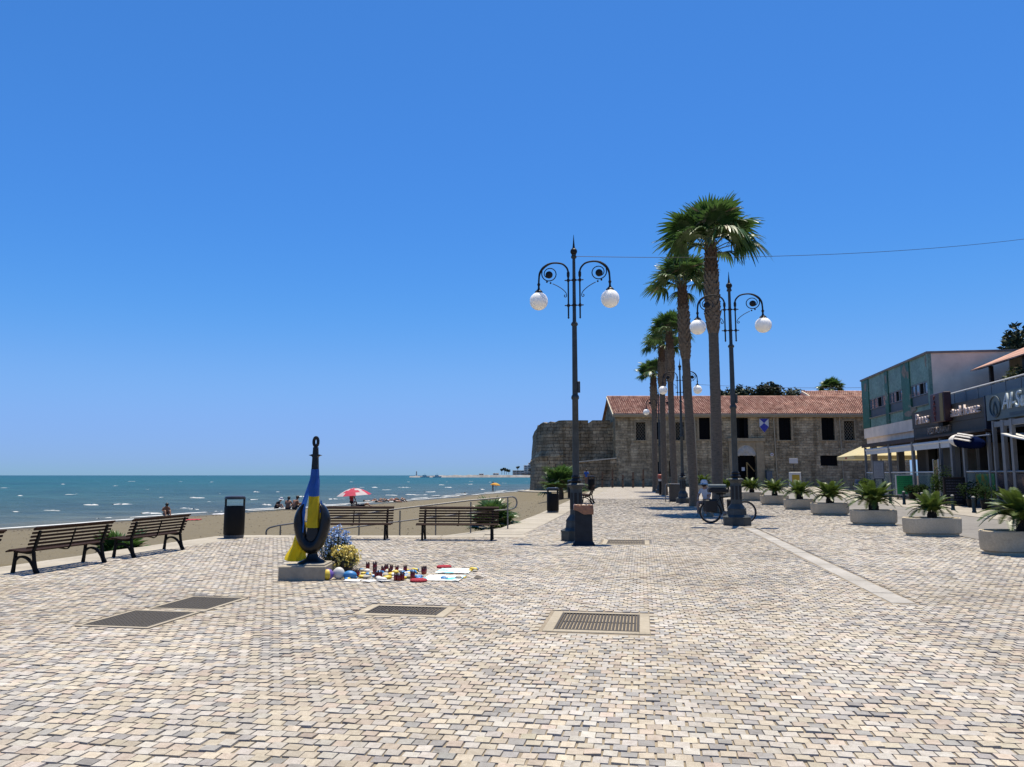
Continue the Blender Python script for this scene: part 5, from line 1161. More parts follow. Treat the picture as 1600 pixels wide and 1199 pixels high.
def pot_plant(label, l, s, h, r_, seed, potm, leafm, cat='potted plant'):
    rr = random.Random(seed); t = lsthing('potted_plant', label, cat, l, s); b = MB(); b.lathe([(.16, 0), (.22, .36), (.235, .36), (.235, .40), (.2, .40), (.19, .36)], 14); b.build('pot', potm, t, True); b = MB()
    for k in range(420):
        v = Vector((rr.gauss(0, 1), rr.gauss(0, 1), rr.gauss(0, 1))).normalized() * rr.random() ** .5; p = Vector((v.x * r_, v.y * r_, .4 + h * .5 + v.z * h * .55)); d = Vector((rr.gauss(0, 1), rr.gauss(0, 1), rr.gauss(0, 1))).normalized(); e = d.orthogonal().normalized(); q = .07
        b.add([tuple(p - d * q), tuple(p + e * q * .4), tuple(p + d * q), tuple(p - e * q * .4)], [(0, 1, 2, 3)])
    me = b.mesh('foliage'); me.materials.append(leafm); link('foliage', me, t); b = MB(); b.tube([(0, 0, .35), (0, 0, .4 + h * .5)], .025, 6); b.build('stem', TRK, t); return t
TERR = mat('terracotta', (.36, .15, .08), .8); DKL = mat('dark shrub leaf', (.022, .045, .012), .9, .3, 2, 0, 0, .05, transl=.1); YGL = mat('yellow green shrub leaf', (.09, .15, .025), .9, .3, 2, 0, 0, .05, transl=.2)
for i, a_ in enumerate(((15.0, 56.0, .7, .4, 1, TERR, YGL), (15.0, 57.6, .5, .35, 2, TERR, DKL), (14.9, 41.7, 1.5, .55, 3, BLACK, DKL), (15.0, 43.1, 1.1, .3, 4, BLACK, YGL), (14.8, 38.3, .8, .6, 5, BLACK, DKL), (15.0, 45.2, .5, .4, 6, BLACK, DKL), (14.9, 46.4, .45, .45, 7, BLACK, DKL), (14.7, 36.6, .7, .6, 8, BLACK, DKL))):
    pot_plant('potted plant before the terraces, ' + ('yellow green, nearest the parasol', 'small and dark, below the parasol edge', 'tall and dark beside the chalkboard', 'slim and yellow green by the terrace post', 'bushy, at the foot of the printed panel', 'low and dark, right of the green board', 'low and dark, just behind the green board', 'bushy, in front of the darkest printed panel')[i], *a_)
t = lsthing('menu_banner', 'tall pale printed banner standing between terrace posts', 'banner', 15.1, 43.2); b = MB(); b.box(-.02, .02, -.32, .32, .15, 2.2); b.build('print', poster('food print', [(.3, (.30, .28, .16)), (.45, (.10, .09, .05)), (.55, (.26, .22, .10)), (.68, (.22, .06, .04))], 3.2), t); b = MB(); b.box(-.03, .03, -.36, -.32, 0, 2.25); b.box(-.03, .03, .32, .36, 0, 2.25); b.build('frame', WHT, t)
t = lsthing('barrel_table', 'dark blue barrel table beside the terrace corner post', 'barrel', 14.9, 56.8); b = MB(); b.lathe([(.30, 0), (.36, .25), (.38, .5), (.36, .8), (.31, 1.0), (.30, 1.02)], 18); b.build('barrel', mat('navy barrel', (.035, .05, .09), .5), t, True); b = MB(); b.lathe([(.375, .28), (.385, .31), (.378, .34)], 18); b.lathe([(.378, .68), (.376, .71), (.37, .74)], 18); b.build('hoops', GREYM, t, True)
t = lsthing('yellow_sign_box', 'white box sign with a yellow panel before the castle wall', 'sign', 11.6, 62.0); b = MB(); b.cbox(-.42, .42, -.15, .15, .35, 1.5, .02); b.build('box', WHT, t); b = MB(); b.box(-.25, .3, -.158, -.151, .55, 1.3); b.build('yellow_panel', mat('yellow print', (.62, .42, .03), .5), t); b = MB(); b.box(-.3, .3, -.1, .1, 0, .35); b.build('foot', GREYM, t)
# ------------------------------------------------------------------ anchor monument
BRZ = mat('black bronze', (.022, .022, .024), .32, .4, 6, .12, .55, .5, 30)
FBLU = mat('flag blue', (.035, .19, .72), .75, .12, 9, .15, transl=.4); FYEL = mat('flag yellow', (1.15, .86, .02), .75, .1, 9, .15, transl=.45)
MX, MY = -2.95, 11.58
mo = thing('anchor_monument', 'black anchor sculpture on a concrete block, draped with blue and yellow flags', 'sculpture', (MX, MY, 0))
b = MB(); b.cbox(-.40, .27, -.34, .30, -.01, .205, .012); b.build('plinth', CONC, mo)
b = MB(); b.cbox(-.05, .25, -.30, .2, .205, .228, .006); b.build('name_slab', CONC_P, mo)
b = MB(); b.lathe([(.225, .205), (.215, .225), (.15, .26), (.09, .30), (.072, .35), (.08, .41), (.13, .47)], 20, sy=.7); b.build('foot', BRZ, mo, True)
V = []; F = []; n_ = 44; ns = 14
for i in range(n_ + 1):
    f = i / n_; a_ = R(-90 - 152 + 304 * f); c, s = math.cos(a_), math.sin(a_); e = abs(f - .5) * 2
    p = Vector((-.02 + .19 * c * (1 + .14 * s), 0, .79 + .345 * s)); tr = (.088 - .014 * e) * (1 if e < .62 else max(.1, 1 - ((e - .62) / .38) ** 1.4 * .9)); td = (.135 - .03 * e) * (1 if e < .85 else max(.15, 1 - ((e - .85) / .15) ** 2 * .85))
    if e < .35: tr *= 1 + .25 * (1 - e / .35)
    for k in range(ns): t_ = 6.2832 * k / ns; V.append((p.x + c * tr * math.cos(t_), td * math.sin(t_), p.z + s * tr * math.cos(t_)))
for i in range(n_):
    for k in range(ns): j = (k + 1) % ns; F.append((i * ns + k, i * ns + j, (i + 1) * ns + j, (i + 1) * ns + k))
F += [tuple(range(ns))[::-1], tuple(n_ * ns + k for k in range(ns))]
b = MB(); b.add(V, F); b.build('arms', BRZ, mo, True)
b = MB(); sec = [(.48, .085, .07), (.8, .075, .055), (1.2, .06, .045), (1.62, .046, .038), (1.78, .04, .034), (1.92, .034, .03)]
for (z0, a0, d0), (z1, a1, d1) in zip(sec, sec[1:]):
    b.add([(-a0, -d0, z0), (a0, -d0, z0), (a0, d0, z0), (-a0, d0, z0), (-a1, -d1, z1), (a1, -d1, z1), (a1, d1, z1), (-a1, d1, z1)], [(0, 1, 5, 4), (1, 2, 6, 5), (2, 3, 7, 6), (3, 0, 4, 7), (4, 5, 6, 7)])
b.build('shank', BRZ, mo)
b = MB(); b.poly([(-.095, 1.80), (-.05, 1.785), (-.03, 1.755), (.03, 1.755), (.05, 1.785), (.095, 1.80), (.04, 1.815), (-.04, 1.815)], (-.045, .045)); b.build('stock', BRZ, mo)
b = MB(); b.tube([(.032 * math.cos(6.2832 * i / 20), 0, 2.0 + .066 * math.sin(6.2832 * i / 20)) for i in range(21)], .024, 8); b.build('eye_ring', BRZ, mo, True)
def cloth(name, label, fn, nu, nv, split, mats, seed=0):
    b = MB(); V = [fn(i / nu, j / nv) for j in range(nv + 1) for i in range(nu + 1)]; F = []; M_ = []
    for j in range(nv):
        for i in range(nu): a = j * (nu + 1) + i; F.append((a, a + 1, a + nu + 2, a + nu + 1)); M_.append(0 if (j + .5) / nv < split else 1)
    b.add(V, F); b.m = M_; o = b.build(name, mats, None, True, (MX, MY, 0)); tag(o, label, 'flag', 'flags on the monument')
    return o
def f1(u, v):
    z = 1.60 - .86 * v; hw = .056 + .032 * v; a_ = (u - .5) * 2; wrap = max(0, abs(a_) - .75) / .25
    return (hw * min(1, abs(a_) / .75) * math.copysign(1, a_) + .004 + .004 * math.sin(14 * v + 5 * u), -.068 - .02 * v + .085 * wrap + .012 * math.sin(11 * u + 9 * v) + .005 * math.sin(31 * v + 13 * u), z - .012 * math.sin(u * 3))
cloth('draped_flag', 'blue over yellow flag tied down the front of the anchor shank', f1, 14, 30, .47, [FBLU, FYEL])
def f2(u, v):
    z = .80 - .52 * v; x0_ = -.19 - .20 * v ** .8; x1_ = -.13 + .06 * v; return (x0_ + (x1_ - x0_) * u + .01 * math.sin(12 * v), .10 + .045 * math.sin(u * 10 + 3 * v) + .012 * math.sin(23 * u - 9 * v) - .18 * v, z - .07 * math.sin(u * 2.6) * v + .05 * u * v)
cloth('hanging_flag', 'yellow flag cloth hanging from the left side of the anchor', f2, 16, 16, 0, [FYEL, FYEL])
def f3(u, v): z = 1.52 - .86 * v; w_ = .015 + .055 * math.sin(math.pi * min(1, v * .8 + .05)); x_ = -.035 - .11 * min(1, v * 1.8); return (x_ + w_ * (u - .5), -.02 - .06 * v + .012 * math.sin(8 * v + 4 * u), z)
cloth('blue_ribbon', 'blue flag strip hanging left of the anchor shank', f3, 6, 18, 1, [FBLU, FBLU])
def f4(u, v): z = 1.13 - .42 * v; w_ = .02 + .035 * math.sin(math.pi * v); return (.115 + .03 * v + w_ * (u - .5), -.05 + .012 * math.sin(8 * v + 4 * u), z)
cloth('thin_ribbon', 'narrow yellow and blue ribbon hanging right of the anchor shank', f4, 5, 14, .4, [FBLU, FYEL])

# ------------------------------------------------------------------ flowers
STEM = mat('dark stem', (.03, .06, .02), .6, .3, 5)
def bouquet(name, label, loc, n_, r_, z0, z1, petal, size, seed, potr):
    rr = random.Random(seed); t = thing(name, label, 'flowers', loc)
    b = MB(); b.lathe([(potr * .75, 0), (potr, .20), (potr * 1.06, .20), (potr * 1.06, .225), (potr * .9, .225), (potr * .88, .18), (.001, .18)], 16); b.build('pot', mat('black plastic pot', (.015, .016, .018), .5), t, True)
    s_ = MB(); f_ = MB(); l_ = MB()
    for k in range(n_):
        a_ = rr.random() * 6.283; q = rr.random() ** .5 * r_; h = z0 + (z1 - z0) * (rr.random() ** .8) * (1 - .35 * (q / r_) ** 2); p = Vector((q * math.cos(a_), q * math.sin(a_), h))
        s_.tube([(p.x * .25, p.y * .25, .18), (p.x * .7, p.y * .7, h * .6), tuple(p)], .0035, 3)
        for m_ in range(5):
            c = p + Vector((rr.gauss(0, .4), rr.gauss(0, .4), rr.gauss(0, .5))) * size; d = Vector((rr.gauss(0, 1), rr.gauss(0, 1), rr.gauss(0, 1) + .5)).normalized(); e = d.orthogonal().normalized() * size * .5; g_ = d.cross(e)
            f_.add([tuple(c - e), tuple(c - g_), tuple(c + e), tuple(c + g_)], [(0, 1, 2, 3)])
        for m_ in range(3):
            c = p * rr.uniform(.4, .9); c.z = max(.2, c.z); d = Vector((rr.gauss(0, 1), rr.gauss(0, 1), rr.gauss(0, 1))).normalized(); e = d.orthogonal().normalized(); l_.add([tuple(c - d * .03), tuple(c + e * .01), tuple(c + d * .03), tuple(c - e * .01)], [(0, 1, 2, 3)])
    tag(s_.build('stems', STEM, t), kind='stuff'); tag(f_.build('blossoms', petal, t), kind='stuff'); tag(l_.build('leaves', STEM, t), kind='stuff'); return t
bouquet('blue_flowers', 'loose pale blue artificial flowers in a pot beside the monument', (-2.76, 12.15, 0), 170, .27, .26, .74, mat('pale blue petal', (.34, .56, 1.0), .6, .3, 20, transl=.2), .030, 3, .13)
bouquet('yellow_flowers', 'round bush of yellow flowers in a black pot beside the monument', (-2.55, 11.95, 0), 150, .24, .12, .47, mat('yellow petal', (1.0, .78, .10), .6, .25, 20, col2=(1.2, 1.0, .35), transl=.2), .040, 4, .15)

# ------------------------------------------------------------------ candles, painted stones, sheets
REDG = mat('dark red candle glass', (.36, .012, .012), .15, .3, 10); CAP = mat('dark candle cap', (.06, .008, .008), .4, .3, 12)
def make_candle():
    t = thing('memorial_candle', 'small dark red glass memorial candle among the offerings on the paving', 'candle', group='red memorial candles')
    b = MB(); b.lathe([(.026, 0), (.031, .01), (.033, .065), (.027, .073)], 14); b.build('glass', REDG, t, True)
    b = MB(); b.lathe([(.031, .072), (.034, .08), (.027, .09)], 14)
    for k in range(5): a_ = 6.2832 * k / 5; b.tube([(.027 * math.cos(a_), .027 * math.sin(a_), .08), (.024 * math.cos(a_), .024 * math.sin(a_), .10), (.03 * math.cos(a_), .03 * math.sin(a_), .118)], [.008, .006, .002], 5)
    b.build('cap', CAP, t); return t
cd = make_candle(); first = True; CANDLE_LABEL = cd['label']
for (x_, y_) in ((-2.32, 12.61), (-2.2, 12.58), (-1.99, 12.1), (-1.90, 12.36), (-1.97, 12.3), (-2.09, 11.96), (-1.84, 11.85), (-1.62, 11.25), (-1.67, 11.28), (-1.67, 12.27), (-1.35, 11.96), (-1.34, 12.05), (-1.45, 11.45), (-1.93, 11.5), (-1.99, 11.53), (-2.3, 11.69), (-2.36, 11.66), (-1.58, 11.3), (-1.80, 12.28)):
    if first: cd.location = (x_, y_, .004); first = False
    else: copy_thing(cd, CANDLE_LABEL, (x_, y_, .004), x_ * 9, random.Random(int(x_ * 100)).uniform(.85, 1.15))
def stone_mesh(seed, c):
    rr = random.Random(seed); b = MB(); b.sphere((0, 0, 0), 1, 14, 9); k = rr.uniform(0, 6)
    b.v = [(v[0] * (1 + .12 * mnoise.noise(Vector(v) * 1.3 + Vector((seed, 0, 0)))), v[1] * (1 + .12 * mnoise.noise(Vector(v) + Vector((0, seed, 0)))), v[2]) for v in b.v]
    if len(c) > 1: b.m = [1 if (b.v[f[0]][0] * math.cos(k) + b.v[f[0]][1] * math.sin(k)) > .1 else 0 for f in b.f]
    me = b.mesh('painted_stone'); [me.materials.append(m) for m in c]; me.polygons.foreach_set('material_index', b.m); me.polygons.foreach_set('use_smooth', [True] * len(b.f)); return me
PB = mat('painted blue', (.04, .26, .62), .5, .15, 20); PY = mat('painted yellow', (.82, .60, .05), .5, .15, 20); PW = mat('painted white', (.80, .78, .74), .6, .1, 20); PV = mat('painted violet', (.20, .12, .48), .5, .1, 20); PR = mat('knitted red', (.45, .05, .07), .9, .4, 60, .6, 0, .2, 90); PG = mat('bare beach stone', (.50, .46, .38), .8, .2, 12)
COMB = [[PB, PY], [PB, PW], [PY, PW], [PW], [PG], [PB, PY], [PY], [PG, PB]]
SM = [stone_mesh(80 + i, c) for i, c in enumerate(COMB)]
SLAB = ['blue and yellow painted stone among the offerings', 'blue and white painted stone among the offerings', 'yellow and white painted stone among the offerings', 'small white painted stone among the offerings', 'plain pale beach stone among the offerings', 'blue and yellow painted stone among the offerings', 'yellow painted stone among the offerings', 'pale stone with a blue patch among the offerings']
rr = random.Random(17)
spots = [(-2.5 + 1.75 * rr.random(), 11.22 + 1.2 * rr.random()) for _ in range(110)]
spots = [(x_, y_) for x_, y_ in spots if not (x_ > -1.28 and 11.1 < y_ < 12.75) and y_ < 12.55 - .12 * (x_ + 2.4)][:64] + [(-.62, 12.5), (-.66, 12.35), (-.58, 12.3), (-.7, 11.55), (-.78, 11.45), (-.98, 11.4), (-.60, 12.42)]
for x_, y_ in spots:
    i = rr.randrange(8); o = link('painted_stone', SM[i]); q = rr.uniform(.026, .06); o.scale = (q * rr.uniform(.9, 1.5), q, q * rr.uniform(.4, .6)); o.location = (x_, y_, o.scale[2] * .9); o.rotation_euler = (0, 0, rr.uniform(0, 6)); tag(o, SLAB[i], 'stone', 'painted stones laid before the monument')
o = link('painted_ball', stone_mesh(5, [PV, PY])); o.scale = (.085, .085, .08); o.location = (-2.66, 11.33, .08); tag(o, 'violet and yellow ball against the right corner of the plinth', 'ball')
o = link('white_stone', SM[3]); o.scale = (.085, .07, .09); o.location = (-2.52, 11.42, .085); tag(o, 'large white stone beside the violet and yellow ball', 'stone')
o = link('painted_block', SM[0]); o.scale = (.10, .07, .065); o.location = (-2.36, 11.42, .06); tag(o, 'larger blue and yellow painted stone next to the large white stone', 'stone')
for (x_, y_, lab) in ((-1.33, 11.19, 'round dark red knitted mat at the front edge of the white sheet'), (-1.11, 12.82, 'round dark red knitted mat behind the white sheets')):
    b = MB(); b.lathe([(.12, .0), (.125, .015), (.11, .03), (.001, .034)], 22); o = b.build('knitted_mat', PR, None, True, (x_, y_, .006)); tag(o, lab, 'mat', 'red knitted mats')
def sheet_mat(seed):
    m, t, b = nodes('printed sheet'); tc = N(t, 'ShaderNodeTexCoord'); mp = N(t, 'ShaderNodeMapping'); mp.inputs['Location'].default_value = (seed, 0, 0); mp.inputs['Scale'].default_value = (3, 6, 1); L_(t, tc.outputs['Object'], mp.inputs[0]); n1 = N(t, 'ShaderNodeTexNoise', i_Scale=1.0, i_Detail=5); L_(t, mp.outputs[0], n1.inputs['Vector'])
    L_(t, ramp(t, n1.outputs[0], [(.54, (.60, .59, .56)), (.57, (.08, .42, .58))]), b.inputs['Base Color']); b.inputs['Roughness'].default_value = .7; return m
for (cx, cy, w_, d_, rz_, sd_, lab) in ((-1.0, 11.5, .56, .62, -.12, 1, 'white cloth sheet with a blue painted drawing, nearer of the two'), (-.90, 12.35, .52, .60, -.1, 4, 'white cloth sheet with a blue painted drawing, farther of the two')):
    b = MB(); n_ = 12; V = [((i / n_ - .5) * w_, (j / n_ - .5) * d_, .008 + .008 * mnoise.noise(Vector((i * .5, j * .5, sd_))) + .006) for j in range(n_ + 1) for i in range(n_ + 1)]
    b.add(V, [(j * 13 + i, j * 13 + i + 1, j * 13 + i + 14, j * 13 + i + 13) for j in range(n_) for i in range(n_)]); o = b.build('cloth_sheet', sheet_mat(sd_), None, True, (cx, cy, 0), (0, 0, rz_)); tag(o, lab, 'cloth sheet')
for k, (x_, y_) in enumerate(((-2.28, 11.24), (-2.02, 11.18), (-1.83, 11.2), (-2.15, 12.2), (-1.7, 11.7), (-2.0, 11.8), (-1.55, 12.1))):
    b = MB(); b.box(-.11, .11, -.075, .075, .006, .012); o = b.build('paper_card', mat('white paper', (.82, .82, .80), .7, .05), None, False, (x_, y_, .003), (.06, .04, k * 1.1)); tag(o, 'small white paper card lying flat among the offerings', 'card', 'paper cards among the offerings')
b = MB(); b.add([(-.07, -.05, 0), (.09, -.03, .012), (.03, .05, .03), (-.02, .02, .045)], [(0, 1, 3), (1, 2, 3), (2, 0, 3), (0, 2, 1)]); o = b.build('driftwood_chip', mat('dark driftwood', (.05, .035, .025)), None, False, (-.50, 11.5, .004)); tag(o, 'thin dark scrap lying past the right end of the offerings', 'scrap')

ORD = ['first', 'second', 'third', 'fourth', 'fifth', 'sixth', 'seventh', 'eighth', 'ninth', 'tenth', 'eleventh', 'twelfth', 'thirteenth', 'fourteenth', 'fifteenth', 'sixteenth', 'seventeenth', 'eighteenth', 'nineteenth', 'twentieth']
def number_rows(objs, fmt):      # tell look-alikes apart by their row (front, middle, back) and order from the left
    rows = {'front': [], 'middle': [], 'back': []}
    for o in objs: rows['front' if o.location.y < 11.62 else 'middle' if o.location.y < 12.12 else 'back'].append(o)
    for rn, os_ in rows.items():
        for k, o in enumerate(sorted(os_, key=lambda q: q.location.x)): o['label'] = fmt % (ORD[k], rn)
number_rows([o for o in COL.objects if o.get('group') == 'red memorial candles'], 'dark red glass memorial candle, %s from the left in the %s row of candles')
byl = {}
for o in COL.objects:
    if o.get('group') == 'painted stones laid before the monument': byl.setdefault(o['label'], []).append(o)
for lb_, os_ in byl.items(): number_rows(os_, lb_.replace(' among the offerings', '').replace(',', '') + ', %s from the left in the %s offerings')
number_rows([o for o in COL.objects if o.get('group') == 'paper cards among the offerings'], 'small white paper card, %s from the left among the %s offerings')
# ------------------------------------------------------------------ handrail of the ramp
hr = thing('handrail', 'two bar steel handrail running down the beach ramp behind the benches', 'handrail', (0, 0, 0))
top = [(.05, 22.05, .90), (-.15, 22.0, .89), (-1.2, 21.7, .80), (-3.2, 21.1, .58), (-6.1, 20.35, .20), (-6.35, 20.3, .13)]
b = MB(); b.tube(smoothpath([(.0, 22.05, .55), (.10, 22.07, .60), (.14, 22.08, .72), (.10, 22.07, .85), (0, 22.04, .895)], 4) + [Vector(p) for p in top[2:5]] + smoothpath([(-6.30, 20.3, .15), (-6.38, 20.28, .08), (-6.38, 20.28, -.06), (-6.30, 20.3, -.12)], 3), .022, 8); b.build('top_rail', STEEL, hr, True)
b = MB(); b.tube([(.0, 22.05, .55), (-1.2, 21.7, .46), (-3.2, 21.1, .24), (-6.1, 20.35, -.10), (-6.30, 20.3, -.12)], .018, 8); b.build('lower_rail', STEEL, hr, True)
for x_ in (-.12, -1.15, -2.1, -3.05, -4.1, -6.05):
    f = (x_ + .1) / -6.2; y_ = 22.0 - 1.7 * f; z = .89 - .70 * f; b = MB(); b.tube([(x_, y_, z - .95), (x_, y_, z - .01)], .02, 8); b.lathe([(.05, 0), (.05, .01)], 10); b.v[-20:] = [(v[0] + x_, v[1] + y_, v[2] + z - .90) for v in b.v[-20:]]; b.build('post', STEEL, hr)
# ------------------------------------------------------------------ people
SKIN = mat('skin', (.48, .27, .18), .6, .12, 6); SKIN2 = mat('tanned skin', (.30, .15, .09), .6, .12, 6); HAIR = mat('dark hair', (.02, .014, .01), .6, .3, 20)
def person(label, loc, rz, J, mats, hair=HAIR, hat=None, sc=1.0, group=None, name='person', cat='person'):
    """J: joint positions; one skinned body; mats: (skin, top, legs, shoes)"""
    ch = [('pelvis', 'waist', .125, .115), ('waist', 'chest', .115, .135), ('chest', 'neck', .135, .055), ('neck', 'head', .055, .095), ('head', 'crown', .095, .07)]
    for s in 'LR': ch += [('chest', 'sh' + s, .12, .062), ('sh' + s, 'el' + s, .058, .042), ('el' + s, 'wr' + s, .042, .03), ('wr' + s, 'ha' + s, .032, .026), ('pelvis', 'hip' + s, .12, .095), ('hip' + s, 'kn' + s, .09, .06), ('kn' + s, 'an' + s, .058, .042), ('an' + s, 'to' + s, .045, .035)]
    names = list(J); idx = {k: i for i, k in enumerate(names)}; rad = {}
    for a, b_, ra, rb in ch: rad[a] = max(rad.get(a, 0), ra); rad[b_] = max(rad.get(b_, 0), rb)
    me = bpy.data.meshes.new('sk'); me.from_pydata([J[k] for k in names], [(idx[a], idx[b_]) for a, b_, _, _ in ch], [])
    o = bpy.data.objects.new('sk', me); COL.objects.link(o); sk = o.modifiers.new('s', 'SKIN'); sk.use_smooth_shade = True
    for i, k in enumerate(names): me.skin_vertices[0].data[i].radius = (rad[k], rad[k]); me.skin_vertices[0].data[i].use_root = (k == 'pelvis')
    o.modifiers.new('d', 'SUBSURF').levels = 2; dg = bpy.context.evaluated_depsgraph_get(); bm_ = bpy.data.meshes.new_from_object(o.evaluated_get(dg)); bpy.data.objects.remove(o)
    bm_.materials.clear()
    for m in mats: bm_.materials.append(m)
    reg = {'waist': 1, 'chest': 1, 'shL': 1, 'shR': 1, 'pelvis': 2, 'hipL': 2, 'hipR': 2, 'toL': 3, 'toR': 3}
    segs = [(Vector(J[a]), Vector(J[b_]), a, b_) for a, b_, _, _ in ch]; mi = []
    for p in bm_.polygons:
        c = p.center; best = None
        for A_, B_, a, b_ in segs:
            d = B_ - A_; t_ = max(0, min(1, (c - A_).dot(d) / d.length_squared)); q = (A_ + d * t_ - c).length
            if best is None or q < best[0]: best = (q, a, b_, t_)
        _, a, b_, t_ = best; r_ = 0
        if a in ('waist',) or (a == 'chest' and b_ != 'neck') or (a == 'chest' and t_ < .7) or (a == 'pelvis' and b_ == 'waist' and t_ > .4): r_ = 1
        elif a[:2] == 'sh' and t_ < .6: r_ = 1
        elif a == 'pelvis' or (a[:3] == 'hip' and t_ < mats_len(mats)): r_ = 2
        elif a[:2] == 'an': r_ = 3
        mi.append(r_)
    bm_.polygons.foreach_set('material_index', mi); bm_.polygons.foreach_set('use_smooth', [True] * len(mi)); bm_.name = 'person'
    t = thing(name, label, cat, loc, rz, group, sc); link('body', bm_, t)
    hd, cr = Vector(J['head']), Vector(J['crown']); up = (cr - hd).normalized(); fw = Vector(J.get('face', (0, -1, 0))) if 'face' in J else Vector((0, -1, 0)); rot = up.to_track_quat('Z', 'Y').to_matrix().to_4x4()
    b = MB(); b.M = Matrix.Translation(hd) @ rot; b.sphere((0, .018, .035), .108, 14, 8, sc=(.98, 1.05, 1.0)); b.v = [v for v in b.v]; hm = b.build('hair', hair, t, True)
    if hat:
        b = MB(); b.M = Matrix.Translation(hd + up * .05) @ rot; b.lathe([(.20, -.03), (.125, .0), (.12, .09), (.08, .14), (.001, .15)], 18, cap=False); b.build('sun_hat', hat, t, True)
    return t
def mats_len(m): return .5
def stand(bend=0, armf=0, step=.12):
    return dict(pelvis=(0, 0, .95), waist=(0, .0, 1.10), chest=(0, .01, 1.33), neck=(0, 0, 1.50), head=(0, -.02, 1.60), crown=(0, -.01, 1.70), shL=(.17, 0, 1.42), elL=(.24, .02, 1.14), wrL=(.25, -.06 - armf, .92), haL=(.25, -.09 - armf, .84), shR=(-.17, 0, 1.42), elR=(-.24, .03, 1.14), wrR=(-.25, -.03, .90), haR=(-.25, -.05, .82),
                hipL=(.09, 0, .90), knL=(.10, -step * .6, .50), anL=(.10, -step, .09), toL=(.11, -step - .15, .04), hipR=(-.09, 0, .90), knR=(-.10, step * .3, .50), anR=(-.10, step, .09), toR=(-.11, step - .14, .04))
def sit(h=.45, lean=0., kn=.42, out=.12):
    return dict(pelvis=(0, 0, h + .09), waist=(0, -.02 - lean * .3, h + .24), chest=(0, -.03 - lean, h + .46), neck=(0, -.05 - lean * 1.5, h + .63), head=(0, -.08 - lean * 1.7, h + .73), crown=(0, -.07 - lean * 1.8, h + .83), shL=(.17, -.03 - lean, h + .55), elL=(.23, -.16 - lean, h + .32), wrL=(.17, -.36, h + .22), haL=(.13, -.44, h + .20), shR=(-.17, -.03 - lean, h + .55), elR=(-.23, -.16 - lean, h + .32), wrR=(-.17, -.36, h + .22), haR=(-.13, -.44, h + .20),
                hipL=(.10, -.03, h + .08), knL=(.10 + out, -kn, h + .10), anL=(.10 + out * .8, -kn - .02, max(.09, h - .36)), toL=(.11 + out, -kn - .18, max(.04, h - .41)), hipR=(-.10, -.03, h + .08), knR=(-.10 - out, -kn, h + .10), anR=(-.10 - out * .8, -kn - .02, max(.09, h - .36)), toR=(-.11 - out, -kn - .18, max(.04, h - .41)))
def ground_sit(lean=.05):
    return dict(pelvis=(0, 0, .12), waist=(0, -.02, .27), chest=(0, -.03 - lean, .49), neck=(0, -.06 - lean * 1.5, .66), head=(0, -.10 - lean * 1.7, .76), crown=(0, -.10 - lean * 1.8, .86), shL=(.17, -.03 - lean, .58), elL=(.24, -.16, .40), wrL=(.20, -.38, .42), haL=(.16, -.45, .44), shR=(-.17, -.03 - lean, .58), elR=(-.24, -.16, .40), wrR=(-.20, -.38, .42), haR=(-.16, -.45, .44),
                hipL=(.10, -.05, .11), knL=(.15, -.42, .44), anL=(.14, -.60, .09), toL=(.15, -.76, .04), hipR=(-.10, -.05, .11), knR=(-.15, -.42, .44), anR=(-.14, -.60, .09), toR=(-.15, -.76, .04))
def lie(knee=.38):
    return dict(pelvis=(0, 0, .11), waist=(0, .15, .11), chest=(0, .38, .12), neck=(0, .55, .13), head=(0, .66, .15), crown=(0, .76, .16), shL=(.17, .46, .12), elL=(.28, .26, .08), wrL=(.30, .04, .06), haL=(.30, -.05, .05), shR=(-.17, .46, .12), elR=(-.28, .26, .08), wrR=(-.30, .04, .06), haR=(-.30, -.05, .05),
                hipL=(.10, -.05, .11), knL=(.12, -.38, knee), anL=(.11, -.60, .07), toL=(.11, -.75, .05), hipR=(-.10, -.05, .11), knR=(-.12, -.42, knee * .7 + .05), anR=(-.11, -.72, .07), toR=(-.11, -.86, .07))
TW = mat('white cotton', (.75, .76, .80), .8, .08, 5); TB = mat('blue cotton', (.03, .14, .50), .8, .1, 5); KB = mat('black cotton', (.015, .015, .018), .8, .2, 5); DBS = mat('dark swimwear', (.03, .03, .06), .7); RSW = mat('red swimwear', (.5, .06, .05), .7); SHO = mat('pale shoe', (.5, .48, .45), .7)
person('person in a white top, black shorts and white sun hat sitting by the tallest palm', WZ(2.35, 29.3, 0), R(-40), sit(.42, .06, .40, .06), (SKIN, TW, KB, SHO), hat=mat('white hat', (.85, .85, .86), .8, .05))
t = thing('stone_block', 'low round stone block under the person in the sun hat', 'stone block', WZ(2.37, 29.36, 0)); b = MB(); b.lathe([(.2, 0), (.22, .03), (.21, .36), (.18, .4)], 16); b.build('block', CONC, t, True)
person('person in a blue shirt and shorts standing by the castle ramp wall', WZ(-5.0, 71.5), R(150), stand(0, .05, .1), (SKIN2, TB, SKIN2, SHO))
def sand_at(px, py):
    lo, hi = 20, 150; X, Yp = px - 800, -(py - 599.5); c, s = math.cos(PITCH), math.sin(PITCH); d = (X, 1200 * c - Yp * s, 1200 * s + Yp * c)
    for _ in range(40):
        m = (lo + hi) / 2; k = m / d[1]
        if 1.5 + d[2] * k > sand_z(d[0] * k, m): lo = m
        else: hi = m
    k = lo / d[1]; return d[0] * k, lo, sand_z(d[0] * k, lo)
BG = 'bathers on the beach'
def bather(px, py, pose, rz, mats, lab, hat=None, sc=1): p = sand_at(px, py); person(lab, (p[0], p[1], p[2] - .02), rz, pose, mats, hat=hat, sc=sc, group=BG); return p
bather(449, 797, ground_sit(.05), R(170), (SKIN2, SKIN2, DBS, SKIN2), 'tanned bather sitting on the sand, left of the seated pair', sc=1.1)
